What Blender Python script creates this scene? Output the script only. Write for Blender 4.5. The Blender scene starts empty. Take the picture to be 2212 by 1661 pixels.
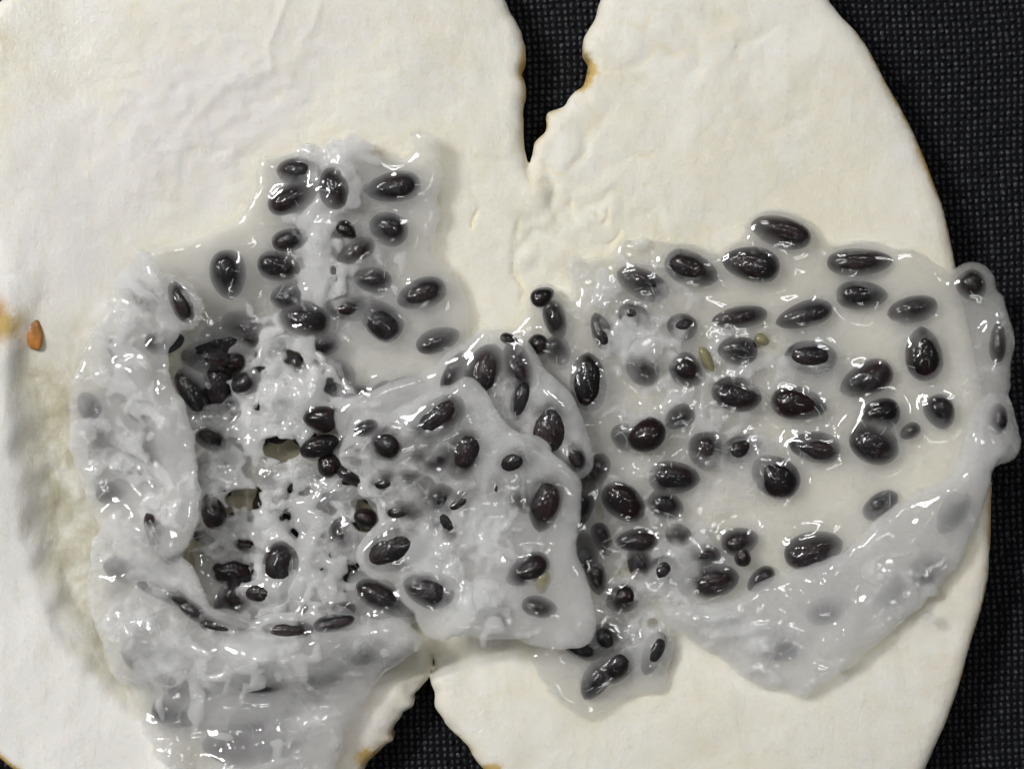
import bpy, math, random
import numpy as np
from mathutils import Vector

# ------------------------------------------------------------------ units, camera, light
# Plan units: 1 unit = 0.07 mm; x to the right, y towards the viewer, z up, origin at the top left of the view.
S = 7e-5
CX, CY = 1106.0, 830.5
D = 4500.0            # height of the lens above the cloth
Z0 = 130.0            # height at which one unit fills one picture unit
scene = bpy.context.scene
C = scene.collection
rng = np.random.default_rng(11)
random.seed(5)

def W(x, y, z):
    return Vector(((x - CX) * S, (CY - y) * S, z * S))

cam_data = bpy.data.cameras.new('camera')
cam = bpy.data.objects.new('camera', cam_data); C.objects.link(cam)
cam.location = (0, 0, D * S)
cam_data.sensor_width = 36
cam_data.lens = 36 * (D - Z0) / 2212.0
cam_data.clip_start = 0.01; cam_data.clip_end = 20
cam_data.dof.use_dof = True
cam_data.dof.focus_distance = (D - 165) * S
cam_data.dof.aperture_fstop = 26
scene.camera = cam

world = bpy.data.worlds.new('World'); scene.world = world
world.use_nodes = True
bg = world.node_tree.nodes['Background']
bg.inputs[0].default_value = (1.0, 0.99, 0.97, 1)
bg.inputs[1].default_value = 0.045

def area(name, loc, sx, sy, power, col=(1, 0.97, 0.92)):
    l = bpy.data.lights.new(name, 'AREA'); l.shape = 'RECTANGLE'; l.size = sx; l.size_y = sy
    l.energy = power; l.color = col
    o = bpy.data.objects.new(name, l); C.objects.link(o)
    o.location = loc
    o.rotation_euler = (Vector((0, 0, 0)) - Vector(loc)).to_track_quat('-Z', 'Y').to_euler()
    return o
def fixture(x, y, z, rot, power, col=(1, .99, .975)):
    """a ceiling fitting with two short tubes side by side"""
    for k in (-1, 1):
        c, s_ = math.cos(rot), math.sin(rot)
        o = area('ceiling_lamp', (x - s_ * k * .055, y + c * k * .055, z), .25, .036, power / 2, col)
        o.rotation_euler = (0, 0, rot)
fixture(-.50, .26, .68, .25, 6.2)
fixture(-.12, .52, 1.05, .25, 1.3)
fixture(.40, .38, 1.15, .25, 1.3, (.97, .98, 1.0))
fixture(.12, -.48, 1.20, .25, 0.7)

scene.render.engine = 'CYCLES'
scene.view_settings.view_transform = 'Standard'
scene.view_settings.look = 'None'
scene.view_settings.exposure = 0.29
scene.view_settings.gamma = 1.0
cy = scene.cycles
cy.use_denoising = True
cy.time_limit = 600
cy.max_bounces = 9; cy.volume_bounces = 8; cy.transparent_max_bounces = 20
cy.use_adaptive_sampling = True; cy.adaptive_threshold = .05; cy.adaptive_min_samples = 12
cy.diffuse_bounces = 3; cy.glossy_bounces = 2; cy.transmission_bounces = 6
cy.caustics_reflective = False; cy.caustics_refractive = False
cy.sample_clamp_indirect = 4.0

# ------------------------------------------------------------------ field tools
def bspline(n, m):
    """n samples over an m-cell lattice: cubic B-spline weights, (n, m + 3)."""
    t = np.linspace(0, m - 1e-4, n); i = t.astype(int); f = t - i
    w = np.zeros((n, m + 3), np.float32); r = np.arange(n)
    w[r, i] = (1 - f) ** 3 / 6
    w[r, i + 1] = (3 * f ** 3 - 6 * f ** 2 + 4) / 6
    w[r, i + 2] = (-3 * f ** 3 + 3 * f ** 2 + 3 * f + 1) / 6
    w[r, i + 3] = f ** 3 / 6
    return w

def noise2(nx, ny, h, sx, sy=None, seed=0):
    sy = sy or sx
    r = np.random.default_rng(seed)
    mx, my = max(1, int(nx * h / sx)), max(1, int(ny * h / sy))
    L = r.standard_normal((mx + 3, my + 3)).astype(np.float32)
    return (bspline(nx, mx) @ L @ bspline(ny, my).T) * 1.6

def noise3(shape, h, s, seed=0):
    r = np.random.default_rng(seed)
    m = [max(1, int(n * h / s)) for n in shape]
    L = r.standard_normal([a + 3 for a in m]).astype(np.float32)
    L = np.tensordot(bspline(shape[0], m[0]), L, (1, 0))
    L = np.tensordot(L, bspline(shape[1], m[1]), (1, 1)).transpose(0, 2, 1)
    L = np.tensordot(L, bspline(shape[2], m[2]), (2, 1))
    return L * 1.9

def chaikin(p, n=2, closed=True):
    p = np.asarray(p, float)
    for _ in range(n):
        q = np.roll(p, -1, 0) if closed else p[1:]
        a = p if closed else p[:-1]
        r = np.empty((len(a) * 2, p.shape[1]))
        r[0::2] = a * .75 + q * .25; r[1::2] = a * .25 + q * .75
        if not closed: r = np.vstack([p[:1], r, p[-1:]])
        p = r
    return p

def persp(p, z):
    """picture units -> plan units for points at height z"""
    p = np.asarray(p, float).copy(); k = (D - z) / (D - Z0)
    p[..., 0] = CX + (p[..., 0] - CX) * k; p[..., 1] = CY + (p[..., 1] - CY) * k
    return p

def sd_poly(X, Y, poly):
    """signed distance, positive inside"""
    d = np.full(X.shape, 1e12, np.float32); ins = np.zeros(X.shape, bool)
    n = len(poly)
    for i in range(n):
        (ax, ay), (bx, by) = poly[i], poly[(i + 1) % n]
        ex, ey = bx - ax, by - ay
        L = ex * ex + ey * ey
        if L < 1e-9: continue
        wx, wy = X - ax, Y - ay
        t = np.clip((wx * ex + wy * ey) / L, 0, 1)
        d = np.minimum(d, (wx - ex * t) ** 2 + (wy - ey * t) ** 2)
        c = (ay > Y) != (by > Y)
        if abs(ey) > 1e-9: ins ^= c & (wx < ex * wy / ey)
    d = np.sqrt(d)
    return np.where(ins, d, -d)

def sd_line(X, Y, line):
    d = np.full(X.shape, 1e12, np.float32)
    for (ax, ay), (bx, by) in zip(line[:-1], line[1:]):
        ex, ey = bx - ax, by - ay; L = ex * ex + ey * ey + 1e-9
        wx, wy = X - ax, Y - ay
        t = np.clip((wx * ex + wy * ey) / L, 0, 1)
        d = np.minimum(d, (wx - ex * t) ** 2 + (wy - ey * t) ** 2)
    return np.sqrt(d)

def sstep(a, b, x):
    t = np.clip((x - a) / (b - a), 0, 1); return t * t * (3 - 2 * t)

def gauss(X, Y, rows):
    o = np.zeros_like(X, dtype=float)
    for x, y, sx, sy, a in rows: o = o + a * np.exp(-((X - x) / sx) ** 2 - ((Y - y) / sy) ** 2)
    return o

class TPS:
    """smooth height map through scattered heights"""
    def __init__(s, pts, lam=40.0):
        p = np.asarray(pts, float); s.x, s.y = p[:, 0] / 1000, p[:, 1] / 1000
        n = len(p); r2 = (s.x[:, None] - s.x) ** 2 + (s.y[:, None] - s.y) ** 2
        K = np.sqrt(r2 + .02) ** 1
        A = np.zeros((n + 3, n + 3)); A[:n, :n] = K - np.eye(n) * lam * 1e-4
        A[:n, n] = 1; A[:n, n + 1] = s.x; A[:n, n + 2] = s.y; A[n:, :n] = A[:n, n:].T
        s.w = np.linalg.solve(A, np.r_[p[:, 2], 0, 0, 0])
    def __call__(s, X, Y):
        X = np.asarray(X, float) / 1000; Y = np.asarray(Y, float) / 1000
        o = s.w[-3] + s.w[-2] * X + s.w[-1] * Y
        for a, b, w in zip(s.x, s.y, s.w): o = o + w * np.sqrt((X - a) ** 2 + (Y - b) ** 2 + .02)
        return o

class Field:
    def __init__(s, x0, x1, y0, y1, z0, z1, h, hz=None):
        s.h, s.hz = h, hz or h
        s.xs = np.arange(x0, x1, h, dtype=np.float32); s.ys = np.arange(y0, y1, h, dtype=np.float32)
        s.zs = np.arange(z0, z1, s.hz, dtype=np.float32)
        s.X, s.Y = np.meshgrid(s.xs, s.ys, indexing='ij')
        s.shape = (len(s.xs), len(s.ys), len(s.zs))
        s.d = np.full(s.shape, 200.0, np.float32)
    def n2(s, sc, seed, sy=None): return noise2(len(s.xs), len(s.ys), s.h, sc, sy, seed)
    def box(s, lo, hi):
        out = []
        for a, l, h in zip((s.xs, s.ys, s.zs), lo, hi):
            i, j = np.searchsorted(a, l), np.searchsorted(a, h)
            out.append(slice(max(0, i - 1), min(len(a), j + 1)))
        return tuple(out)
    def join(s, sl, v, k):
        a = s.d[sl]
        if k > 0:
            hh = np.maximum(k - np.abs(a - v), 0) / k
            s.d[sl] = np.minimum(a, v) - hh * hh * k * .25
        else: s.d[sl] = np.minimum(a, v)
    def cut(s, sl, v, k):
        a = s.d[sl]; v = -v
        hh = np.maximum(k - np.abs(a - v), 0) / max(k, 1e-6)
        s.d[sl] = np.maximum(a, v) + hh * hh * k * .25
    def sheet(s, d2, zm, T, R, k=12):
        """a sheet of half thickness T around the height map zm, thinning over R at its outline d2 = 0"""
        t = T * np.sqrt(np.clip(1 - (1 - np.clip(d2 / R, 0, 1)) ** 2, 0, 1))
        dz = s.zs[None, None, :] - zm[:, :, None].astype(np.float32)
        v = np.where(d2[:, :, None] < 0, np.hypot(d2[:, :, None], dz), np.abs(dz) - t[:, :, None]).astype(np.float32)
        s.join((slice(None),) * 3, v, k)
    def ellipsoid(s, c, r, ang=0, k=10, cut=False):
        m = max(r) + k + 4
        sl = s.box((c[0] - m, c[1] - m, c[2] - r[2] - k - 4), (c[0] + m, c[1] + m, c[2] + r[2] + k + 4))
        x = s.xs[sl[0]][:, None, None] - c[0]; y = s.ys[sl[1]][None, :, None] - c[1]; z = s.zs[sl[2]][None, None, :] - c[2]
        ca, sa = math.cos(ang), math.sin(ang)
        u, v = x * ca + y * sa, -x * sa + y * ca
        q = np.sqrt((u / r[0]) ** 2 + (v / r[1]) ** 2 + (z / r[2]) ** 2)
        q2 = np.sqrt((u / r[0] ** 2) ** 2 + (v / r[1] ** 2) ** 2 + (z / r[2] ** 2) ** 2) + 1e-6
        f = (q * (q - 1) / q2).astype(np.float32)
        (s.cut if cut else s.join)(sl, f, k)
    def capsule(s, p, k=10, flat=1.0, cut=False):
        """chain of (x, y, z, r)"""
        for a, b in zip(p[:-1], p[1:]):
            a = np.asarray(a, float); b = np.asarray(b, float)
            m = max(a[3], b[3]) + k + 4
            sl = s.box(np.minimum(a[:3], b[:3]) - m, np.maximum(a[:3], b[:3]) + m)
            x = s.xs[sl[0]][:, None, None]; y = s.ys[sl[1]][None, :, None]; z = s.zs[sl[2]][None, None, :]
            e = b[:3] - a[:3]; L = (e ** 2).sum() + 1e-6
            t = np.clip(((x - a[0]) * e[0] + (y - a[1]) * e[1] + (z - a[2]) * e[2]) / L, 0, 1)
            f = np.sqrt((x - a[0] - e[0] * t) ** 2 + (y - a[1] - e[1] * t) ** 2 + ((z - a[2] - e[2] * t) / flat) ** 2) - (a[3] + (b[3] - a[3]) * t)
            (s.cut if cut else s.join)(sl, f.astype(np.float32), k)
    def mesh(s, name, smooth=1):
        """naive surface nets -> a Blender mesh (plan units kept in the returned array)"""
        d = s.d
        for ax in range(3):           # close at the borders
            sl = [slice(None)] * 3
            for e in (0, -1):
                sl[ax] = e; d[tuple(sl)] = np.maximum(d[tuple(sl)], 1.0)
        neg = d < 0
        nx, ny, nz = d.shape
        cnt = np.zeros((nx - 1, ny - 1, nz - 1), np.uint8)
        corners = [(i, j, k) for i in (0, 1) for j in (0, 1) for k in (0, 1)]
        for i, j, k in corners: cnt += neg[i:nx - 1 + i, j:ny - 1 + j, k:nz - 1 + k]
        act = np.argwhere((cnt > 0) & (cnt < 8))
        idx = np.full(cnt.shape, -1, np.int32); idx[tuple(act.T)] = np.arange(len(act))
        acc = np.zeros((len(act), 3)); num = np.zeros(len(act))
        cv = {c: d[act[:, 0] + c[0], act[:, 1] + c[1], act[:, 2] + c[2]] for c in corners}
        for c in corners:
            for ax in range(3):
                if c[ax]: continue
                e = list(c); e[ax] = 1; e = tuple(e)
                a, b = cv[c], cv[e]; m = (a < 0) != (b < 0)
                t = np.where(m, a / np.where(m, a - b, 1), 0)
                p = np.array(c, float)[None].repeat(len(act), 0); p[:, ax] += t
                acc += p * m[:, None]; num += m
        V = act + acc / np.maximum(num, 1)[:, None]
        V = np.column_stack([s.xs[0] + V[:, 0] * s.h, s.ys[0] + V[:, 1] * s.h, s.zs[0] + V[:, 2] * s.hz])
        quads = []
        for ax in range(3):
            o1, o2 = [(1, 2), (2, 0), (0, 1)][ax]
            lo = [slice(None)] * 3; hi = [slice(None)] * 3
            lo[ax] = slice(0, -1); hi[ax] = slice(1, None)
            ch = neg[tuple(lo)] != neg[tuple(hi)]
            e = np.argwhere(ch)
            e = e[(e[:, o1] > 0) & (e[:, o2] > 0) & (e[:, o1] < d.shape[o1] - 1) & (e[:, o2] < d.shape[o2] - 1)]
            flip = neg[tuple(lo)][tuple(e.T)]
            def g(a, b):
                q = e.copy(); q[:, o1] -= a; q[:, o2] -= b; return idx[tuple(q.T)]
            q = np.column_stack([g(0, 0), g(1, 0), g(1, 1), g(0, 1)])
            q[~flip] = q[~flip][:, ::-1]
            quads.append(q)
        F = np.vstack(quads); F = F[(F >= 0).all(1)]
        for _ in range(smooth):       # relax a little
            A = np.zeros_like(V); N = np.zeros(len(V))
            for a in range(4):
                i, j = F[:, a], F[:, (a + 1) % 4]
                for ax in range(3):
                    A[:, ax] += np.bincount(i, V[j, ax], len(V)) + np.bincount(j, V[i, ax], len(V))
                N += np.bincount(i, minlength=len(V)) + np.bincount(j, minlength=len(V))
            V = V * .5 + A / np.maximum(N, 1)[:, None] * .5
        return make_mesh(name, V, F[:, ::-1]), V

def make_mesh(name, V, F):
    me = bpy.data.meshes.new(name)
    P = np.column_stack([(V[:, 0] - CX) * S, (CY - V[:, 1]) * S, V[:, 2] * S]).astype(np.float32)
    n, k = F.shape
    me.vertices.add(len(P)); me.vertices.foreach_set('co', P.ravel())
    me.loops.add(n * k); me.loops.foreach_set('vertex_index', F.astype(np.int32).ravel())
    me.polygons.add(n); me.polygons.foreach_set('loop_start', np.arange(0, n * k, k, dtype=np.int32))
    me.update(calc_edges=True); me.validate()
    me.polygons.foreach_set('use_smooth', np.ones(len(me.polygons), bool))
    return me

def put_attr(me, name, v):
    a = me.attributes.new(name, 'FLOAT', 'POINT'); a.data.foreach_set('value', np.asarray(v, np.float32))

def link(name, me, mat=None, parent=None, loc=None):
    o = bpy.data.objects.new(name, me); C.objects.link(o)
    if mat and not len(me.materials): me.materials.append(mat)
    if loc is not None: o.location = loc
    if parent: o.parent = parent
    return o

def thing(name, label, cat):
    o = bpy.data.objects.new(name, None); C.objects.link(o); o.empty_display_size = .01
    o['label'] = label; o['category'] = cat
    return o

# ------------------------------------------------------------------ materials
def mat(name):
    m = bpy.data.materials.new(name); m.use_nodes = True
    nt = m.node_tree; nt.nodes.clear()
    out = nt.nodes.new('ShaderNodeOutputMaterial')
    return m, nt, out
def nd(nt, t, **kw):
    n = nt.nodes.new(t)
    for k, v in kw.items():
        if k.startswith('i_'):
            n.inputs[k[2:].replace('_', ' ')].default_value = v
        else: setattr(n, k, v)
    return n
def noise(nt, scale, detail=4, rough=.55, dist=0, stretch=None):
    tc = nd(nt, 'ShaderNodeNewGeometry')
    src = tc.outputs['Position']
    if stretch:
        mp = nd(nt, 'ShaderNodeMapping'); mp.inputs['Scale'].default_value = stretch[0]; mp.inputs['Rotation'].default_value = stretch[1]
        nt.links.new(src, mp.inputs[0]); src = mp.outputs[0]
    n = nd(nt, 'ShaderNodeTexNoise'); n.inputs['Scale'].default_value = scale
    n.inputs['Detail'].default_value = detail; n.inputs['Roughness'].default_value = rough; n.inputs['Distortion'].default_value = dist
    nt.links.new(src, n.inputs['Vector'])
    return n.outputs['Fac']
def ramp(nt, fac, a, b, va=0.0, vb=1.0):
    r = nd(nt, 'ShaderNodeMapRange'); r.interpolation_type = 'SMOOTHSTEP'
    for i, v in zip(('From Min', 'From Max', 'To Min', 'To Max'), (a, b, va, vb)): r.inputs[i].default_value = v
    nt.links.new(fac, r.inputs['Value']); return r.outputs[0]
def math_(nt, op, a, b):
    n = nd(nt, 'ShaderNodeMath', operation=op)
    for i, v in enumerate((a, b)):
        if isinstance(v, (int, float)): n.inputs[i].default_value = v
        else: nt.links.new(v, n.inputs[i])
    return n.outputs[0]
def mixc(nt, fac, a, b):
    n = nd(nt, 'ShaderNodeMix', data_type='RGBA')
    for s_, v in ((n.inputs[0], fac), (n.inputs[6], a), (n.inputs[7], b)):
        if isinstance(v, (int, float)): s_.default_value = v
        elif isinstance(v, tuple): s_.default_value = (*v, 1)
        else: nt.links.new(v, s_)
    return n.outputs[2]
def bump(nt, height, strength, dist, normal=None):
    b = nd(nt, 'ShaderNodeBump'); b.inputs['Strength'].default_value = strength; b.inputs['Distance'].default_value = dist
    nt.links.new(height, b.inputs['Height'])
    if normal: nt.links.new(normal, b.inputs['Normal'])
    return b.outputs[0]
def attr(nt, name):
    a = nd(nt, 'ShaderNodeAttribute'); a.attribute_name = name; return a.outputs['Fac']

def flesh_material():
    m, nt, out = mat('rind_flesh')
    L = nt.links.new
    p = nd(nt, 'ShaderNodeBsdfPrincipled')
    big = noise(nt, 60, 3, .6, .5); mid = noise(nt, 190, 4, .65, .4); fine = noise(nt, 1100, 3, .65)
    fib = noise(nt, 460, 3, .65, .3, ((1, .22, .6), (0, 0, .95)))
    c = mixc(nt, ramp(nt, big, .30, .68), (.775, .735, .60), (.80, .78, .715))
    c = mixc(nt, ramp(nt, mid, .45, .75, 0, .7), c, (.85, .84, .79))
    c = mixc(nt, ramp(nt, mid, .46, .26, 0, .5), c, (.74, .69, .53))
    c = mixc(nt, math_(nt, 'MULTIPLY', attr(nt, 'cream'), ramp(nt, big, .3, .7, .35, .9)), c, (.81, .785, .67))
    c = mixc(nt, math_(nt, 'MULTIPLY', attr(nt, 'pith'), ramp(nt, mid, .2, .7, .45, 1.0)), c, (.73, .705, .69))
    c = mixc(nt, math_(nt, 'MULTIPLY', attr(nt, 'white'), .85), c, (.84, .83, .80))
    c = mixc(nt, math_(nt, 'MULTIPLY', attr(nt, 'cavity'), math_(nt, 'MULTIPLY', ramp(nt, mid, .3, .65, 1.0, .35), ramp(nt, fib, .35, .65, .7, 1.0))), c, (.40, .375, .25))  # olive flesh of the cavity floor, darkened to carry the hollow's shade
    c = mixc(nt, math_(nt, 'MULTIPLY', attr(nt, 'hollow_shade'), .85), c, (.24, .21, .13))  # shade of the hollow under the web, put into the flesh colour
    c = mixc(nt, math_(nt, 'MULTIPLY', attr(nt, 'damp'), ramp(nt, mid, .3, .7, .25, .75)), c, (.70, .66, .50))
    c = mixc(nt, ramp(nt, fib, .52, .75, 0, .5), c, (.70, .665, .56))
    c = mixc(nt, ramp(nt, fine, .56, .75, 0, .35), c, (.66, .61, .48))
    c = mixc(nt, attr(nt, 'orange'), c, (.52, .25, .07))
    c = mixc(nt, math_(nt, 'MULTIPLY', attr(nt, 'pink'), .6), c, (.63, .575, .555))
    c = mixc(nt, math_(nt, 'MULTIPLY', attr(nt, 'crack'), .7), c, (.72, .645, .42))  # yellower inner flesh, with light bouncing inside the cracks painted in
    st = math_(nt, 'MULTIPLY', attr(nt, 'stain'), ramp(nt, noise(nt, 260, 4, .65), .30, .62, .25, 1.0))
    c = mixc(nt, ramp(nt, st, .06, .45), c, (.56, .39, .13))
    c = mixc(nt, ramp(nt, st, .50, .95), c, (.10, .05, .02))
    L(c, p.inputs['Base Color'])
    rg = ramp(nt, mid, .35, .7, .66, .85)
    L(rg, p.inputs['Roughness'])
    p.inputs['Specular IOR Level'].default_value = .3
    p.subsurface_method = 'BURLEY'
    p.inputs['Subsurface Weight'].default_value = .45
    p.inputs['Subsurface Radius'].default_value = (1, .75, .45)
    p.inputs['Subsurface Scale'].default_value = .0012
    p.inputs['Coat Weight'].default_value = .0
    b = bump(nt, fine, .55, .00022)
    b = bump(nt, fib, .32, .00028, b)
    b = bump(nt, mid, .16, .0005, b)
    L(b, p.inputs['Normal'])
    wet = nd(nt, 'ShaderNodeMath', operation='MULTIPLY')
    L(attr(nt, 'wet'), wet.inputs[0]); wet.inputs[1].default_value = .45
    L(wet.outputs[0], p.inputs['Coat Weight']); p.inputs['Coat Roughness'].default_value = .14
    L(bump(nt, fine, .9, .00045), p.inputs['Coat Normal'])
    L(p.outputs[0], out.inputs['Surface'])
    return m

def gel_material(name, density, tint):
    m, nt, out = mat(name)
    L = nt.links.new
    tr = nd(nt, 'ShaderNodeBsdfTransparent')
    df = nd(nt, 'ShaderNodeBsdfDiffuse'); df.inputs[0].default_value = (.90, .90, .895, 1)
    tl = nd(nt, 'ShaderNodeBsdfTranslucent'); tl.inputs[0].default_value = (.80, .81, .80, 1)
    mx = nd(nt, 'ShaderNodeMixShader'); mx.inputs[0].default_value = .3
    L(df.outputs[0], mx.inputs[1]); L(tl.outputs[0], mx.inputs[2])
    f = attr(nt, 'film')
    body = nd(nt, 'ShaderNodeMixShader'); L(f, body.inputs[0]); L(tr.outputs[0], body.inputs[1]); L(mx.outputs[0], body.inputs[2])
    gl = nd(nt, 'ShaderNodeBsdfGlossy'); gl.inputs['Roughness'].default_value = .045; gl.inputs['Color'].default_value = (1, 1, 1, 1)
    fr = nd(nt, 'ShaderNodeFresnel'); fr.inputs['IOR'].default_value = 1.5
    geo = nd(nt, 'ShaderNodeNewGeometry')
    front = math_(nt, 'SUBTRACT', 1.0, geo.outputs['Backfacing'])
    sm = nd(nt, 'ShaderNodeMixShader'); L(math_(nt, 'MULTIPLY', fr.outputs[0], front), sm.inputs[0])
    L(body.outputs[0], sm.inputs[1]); L(gl.outputs[0], sm.inputs[2])
    L(sm.outputs[0], out.inputs['Surface'])
    vs = nd(nt, 'ShaderNodeVolumeScatter'); vs.inputs['Color'].default_value = (*tint, 1)
    vs.inputs['Density'].default_value = density; vs.inputs['Anisotropy'].default_value = 0
    L(vs.outputs[0], out.inputs['Volume'])
    m.cycles.homogeneous_volume = True
    return m

def seed_material(name, haze, red=1.0):
    """dark glossy seed coat with shreds of milky film clinging to it"""
    m, nt, out = mat(name)
    L = nt.links.new
    p = nd(nt, 'ShaderNodeBsdfPrincipled')
    tc = nd(nt, 'ShaderNodeTexCoord'); inf = nd(nt, 'ShaderNodeObjectInfo')
    ad = nd(nt, 'ShaderNodeVectorMath', operation='ADD'); L(tc.outputs['Object'], ad.inputs[0])
    cb = nd(nt, 'ShaderNodeVectorMath', operation='SCALE'); cb.inputs[0].default_value = (37, 51, 29); L(inf.outputs['Random'], cb.inputs['Scale'])
    L(cb.outputs[0], ad.inputs[1])
    def ns(sc, det, ro, di):
        n = nd(nt, 'ShaderNodeTexNoise'); n.inputs['Scale'].default_value = sc; n.inputs['Detail'].default_value = det
        n.inputs['Roughness'].default_value = ro; n.inputs['Distortion'].default_value = di; L(ad.outputs[0], n.inputs['Vector']); return n.outputs['Fac']
    a, b, g = ns(1.5, 3, .7, .8), ns(8.5, 4, .85, 2.0), ns(34, 2, .7, 0)
    base = mixc(nt, ramp(nt, ns(.9, 2, .5, 0), .35, .7), (.002, .002, .0025), (.011 * red + .002, .003, .003))
    f = math_(nt, 'MULTIPLY', ramp(nt, a, .36, .72), ramp(nt, b, .40, .66))
    f = math_(nt, 'ADD', math_(nt, 'MULTIPLY', f, .8), math_(nt, 'MULTIPLY', ramp(nt, b, .25, .8), .16))
    f = math_(nt, 'MULTIPLY', f, math_(nt, 'ADD', .75, math_(nt, 'MULTIPLY', g, .5)))
    f = math_(nt, 'MINIMUM', math_(nt, 'MULTIPLY', f, haze), .9)
    L(mixc(nt, f, base, (.40, .40, .43)), p.inputs['Base Color'])
    p.inputs['Roughness'].default_value = .42
    p.inputs['Specular IOR Level'].default_value = .15
    p.inputs['Coat Weight'].default_value = .9; p.inputs['Coat Roughness'].default_value = .03; p.inputs['Coat IOR'].default_value = 1.42
    bn = bump(nt, a, .15, .15)
    L(bn, p.inputs['Coat Normal']); L(bump(nt, b, .12, .06), p.inputs['Normal'])
    L(p.outputs[0], out.inputs['Surface'])
    return m

def simple(name, col, rough=.5, spec=.5, sss=0, var=0, vscale=200):
    m, nt, out = mat(name)
    p = nd(nt, 'ShaderNodeBsdfPrincipled')
    if var:
        c = mixc(nt, ramp(nt, noise(nt, vscale, 5, .6, .5), .3, .7), tuple(v * (1 - var) for v in col), tuple(min(1, v * (1 + var)) for v in col))
        nt.links.new(c, p.inputs['Base Color'])
        nt.links.new(bump(nt, noise(nt, vscale * 2, 4), .3, .0003), p.inputs['Normal'])
    else: p.inputs['Base Color'].default_value = (*col, 1)
    p.inputs['Roughness'].default_value = rough; p.inputs['Specular IOR Level'].default_value = spec
    if sss:
        p.inputs['Subsurface Weight'].default_value = sss; p.inputs['Subsurface Scale'].default_value = .001
    nt.links.new(p.outputs[0], out.inputs['Surface'])
    return m

M_FLESH = flesh_material()
M_SKIN = simple('fruit_skin', (.42, .22, .09), .55, .4, 0, .5, 300)
M_GEL = gel_material('pulp_gel', 320, (.945, .940, .895))
M_GEL_FLAP = gel_material('pulp_flap_gel', 520, (.976, .976, .968))
M_GEL_WEB = gel_material('pulp_web_gel', 360, (.980, .977, .976))
M_GEL_RIM = gel_material('pulp_rim_gel', 360, (.980, .974, .986))
M_GEL_FOLD = gel_material('pulp_fold_gel', 400, (.925, .923, .942))
M_CLOT = gel_material('pulp_strand_gel', 1000, (.993, .992, .992))
M_SEED = {0: seed_material('seed_bare', .03), 1: seed_material('seed_film', .17), 2: seed_material('seed_cloudy', .38, .7), 3: seed_material('seed_grey', 1.0, .4)}
M_FIBRE = simple('pulp_fibre', (.72, .71, .66), .3, .5, .4)
M_PALE = simple('pale_seed', (.24, .22, .12), .2, .5)
M_SAP = simple('sap', (.36, .15, .035), .28, .4, .0, .4, 350)
M_CLOTH = simple('cloth_base', (.005, .0053, .0065), .9, .1)
M_WEAVE = simple('cloth_thread', (.016, .017, .021), .46, .32, 0, .6, 900)

# ------------------------------------------------------------------ rind (the opened fruit shell)
H_PTS = [(1700,300,120),(1400,300,112),(1200,480,105),(1500,700,92),(1800,900,88),(1900,400,132),(2000,600,140),(2110,1100,140),(2060,1400,140),
 (1900,1560,135),(1600,1600,130),(1300,1640,126),(1100,1620,122),(1010,1540,110),(1500,1300,95),(1750,50,140),(1400,50,125),(1290,30,112),(1850,150,140),
 (1050,50,130),(1100,250,118),(900,200,138),(700,100,150),(500,200,155),(300,100,170),(100,60,190),(50,300,200),(200,400,172),(400,450,142),(700,500,112),
 (900,600,100),(1050,800,90),(100,600,185),(200,720,150),(600,900,18),(600,1050,14),(600,1200,18),(350,1000,72),(120,1100,95),(150,1300,98),(250,1450,100),(400,1600,105),
 (700,1560,120),(850,1500,118),(800,1620,105),(900,1400,100),(1050,1300,90),(1000,1050,75),(-250,300,230),(-250,1000,230),(300,-250,200),(1000,-250,150),
 (1600,-250,150),(1600,1900,150),(600,1900,150),(0,1800,200),(2400,1000,150),(2250,300,140)]
HT = TPS(H_PTS)
RIM = [(150,200),(95,450),(62,640),(40,760),(42,900),(45,1000),(60,1150),(105,1290),(150,1400),(215,1475),(300,1545),(350,1600),(395,1680),(430,1800)]
def rind_top(X, Y):
    return HT(X, Y)
OUT = [(-330,520),(-250,250),(-120,90),(-20,38),(48,-20),(120,-110),(300,-260),(560,-330),(820,-290),(980,-190),(1060,-90),(1095,-10),(1112,25),(1140,58),(1142,110),(1132,150),(1140,185),
 (1133,240),(1138,290),(1136,330),(1143,356),(1150,330),(1154,300),(1175,280),(1183,245),(1215,222),(1240,196),(1262,180),(1268,150),(1276,128),(1262,106),(1264,85),(1280,50),(1298,10),(1330,-60),(1420,-200),(1560,-260),
 (1690,-160),(1768,-40),(1796,5),(1822,38),(1850,66),(1878,105),(1915,170),(1950,230),(1980,290),(2003,345),(2036,440),(2056,520),(2082,630),(2105,740),(2128,860),(2143,980),(2147,1060),(2144,1150),(2134,1250),(2112,1360),
 (2086,1460),(2052,1560),(2012,1645),(1975,1720),(1880,1840),(1700,1920),(1450,1900),(1250,1830),(1120,1750),(1060,1690),(1030,1655),(1012,1628),(990,1602),(955,1575),(946,1545),(938,1500),(930,1478),(937,1450),(934,1425),
 (928,1448),(918,1476),(896,1500),(886,1528),(862,1540),(856,1560),(836,1590),(842,1606),(812,1630),(788,1652),(770,1690),(720,1760),(600,1850),(420,1880),(230,1800),(120,1715),(60,1664),(28,1640),(-5,1606),(-80,1500),(-200,1250),(-330,900)]
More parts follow.
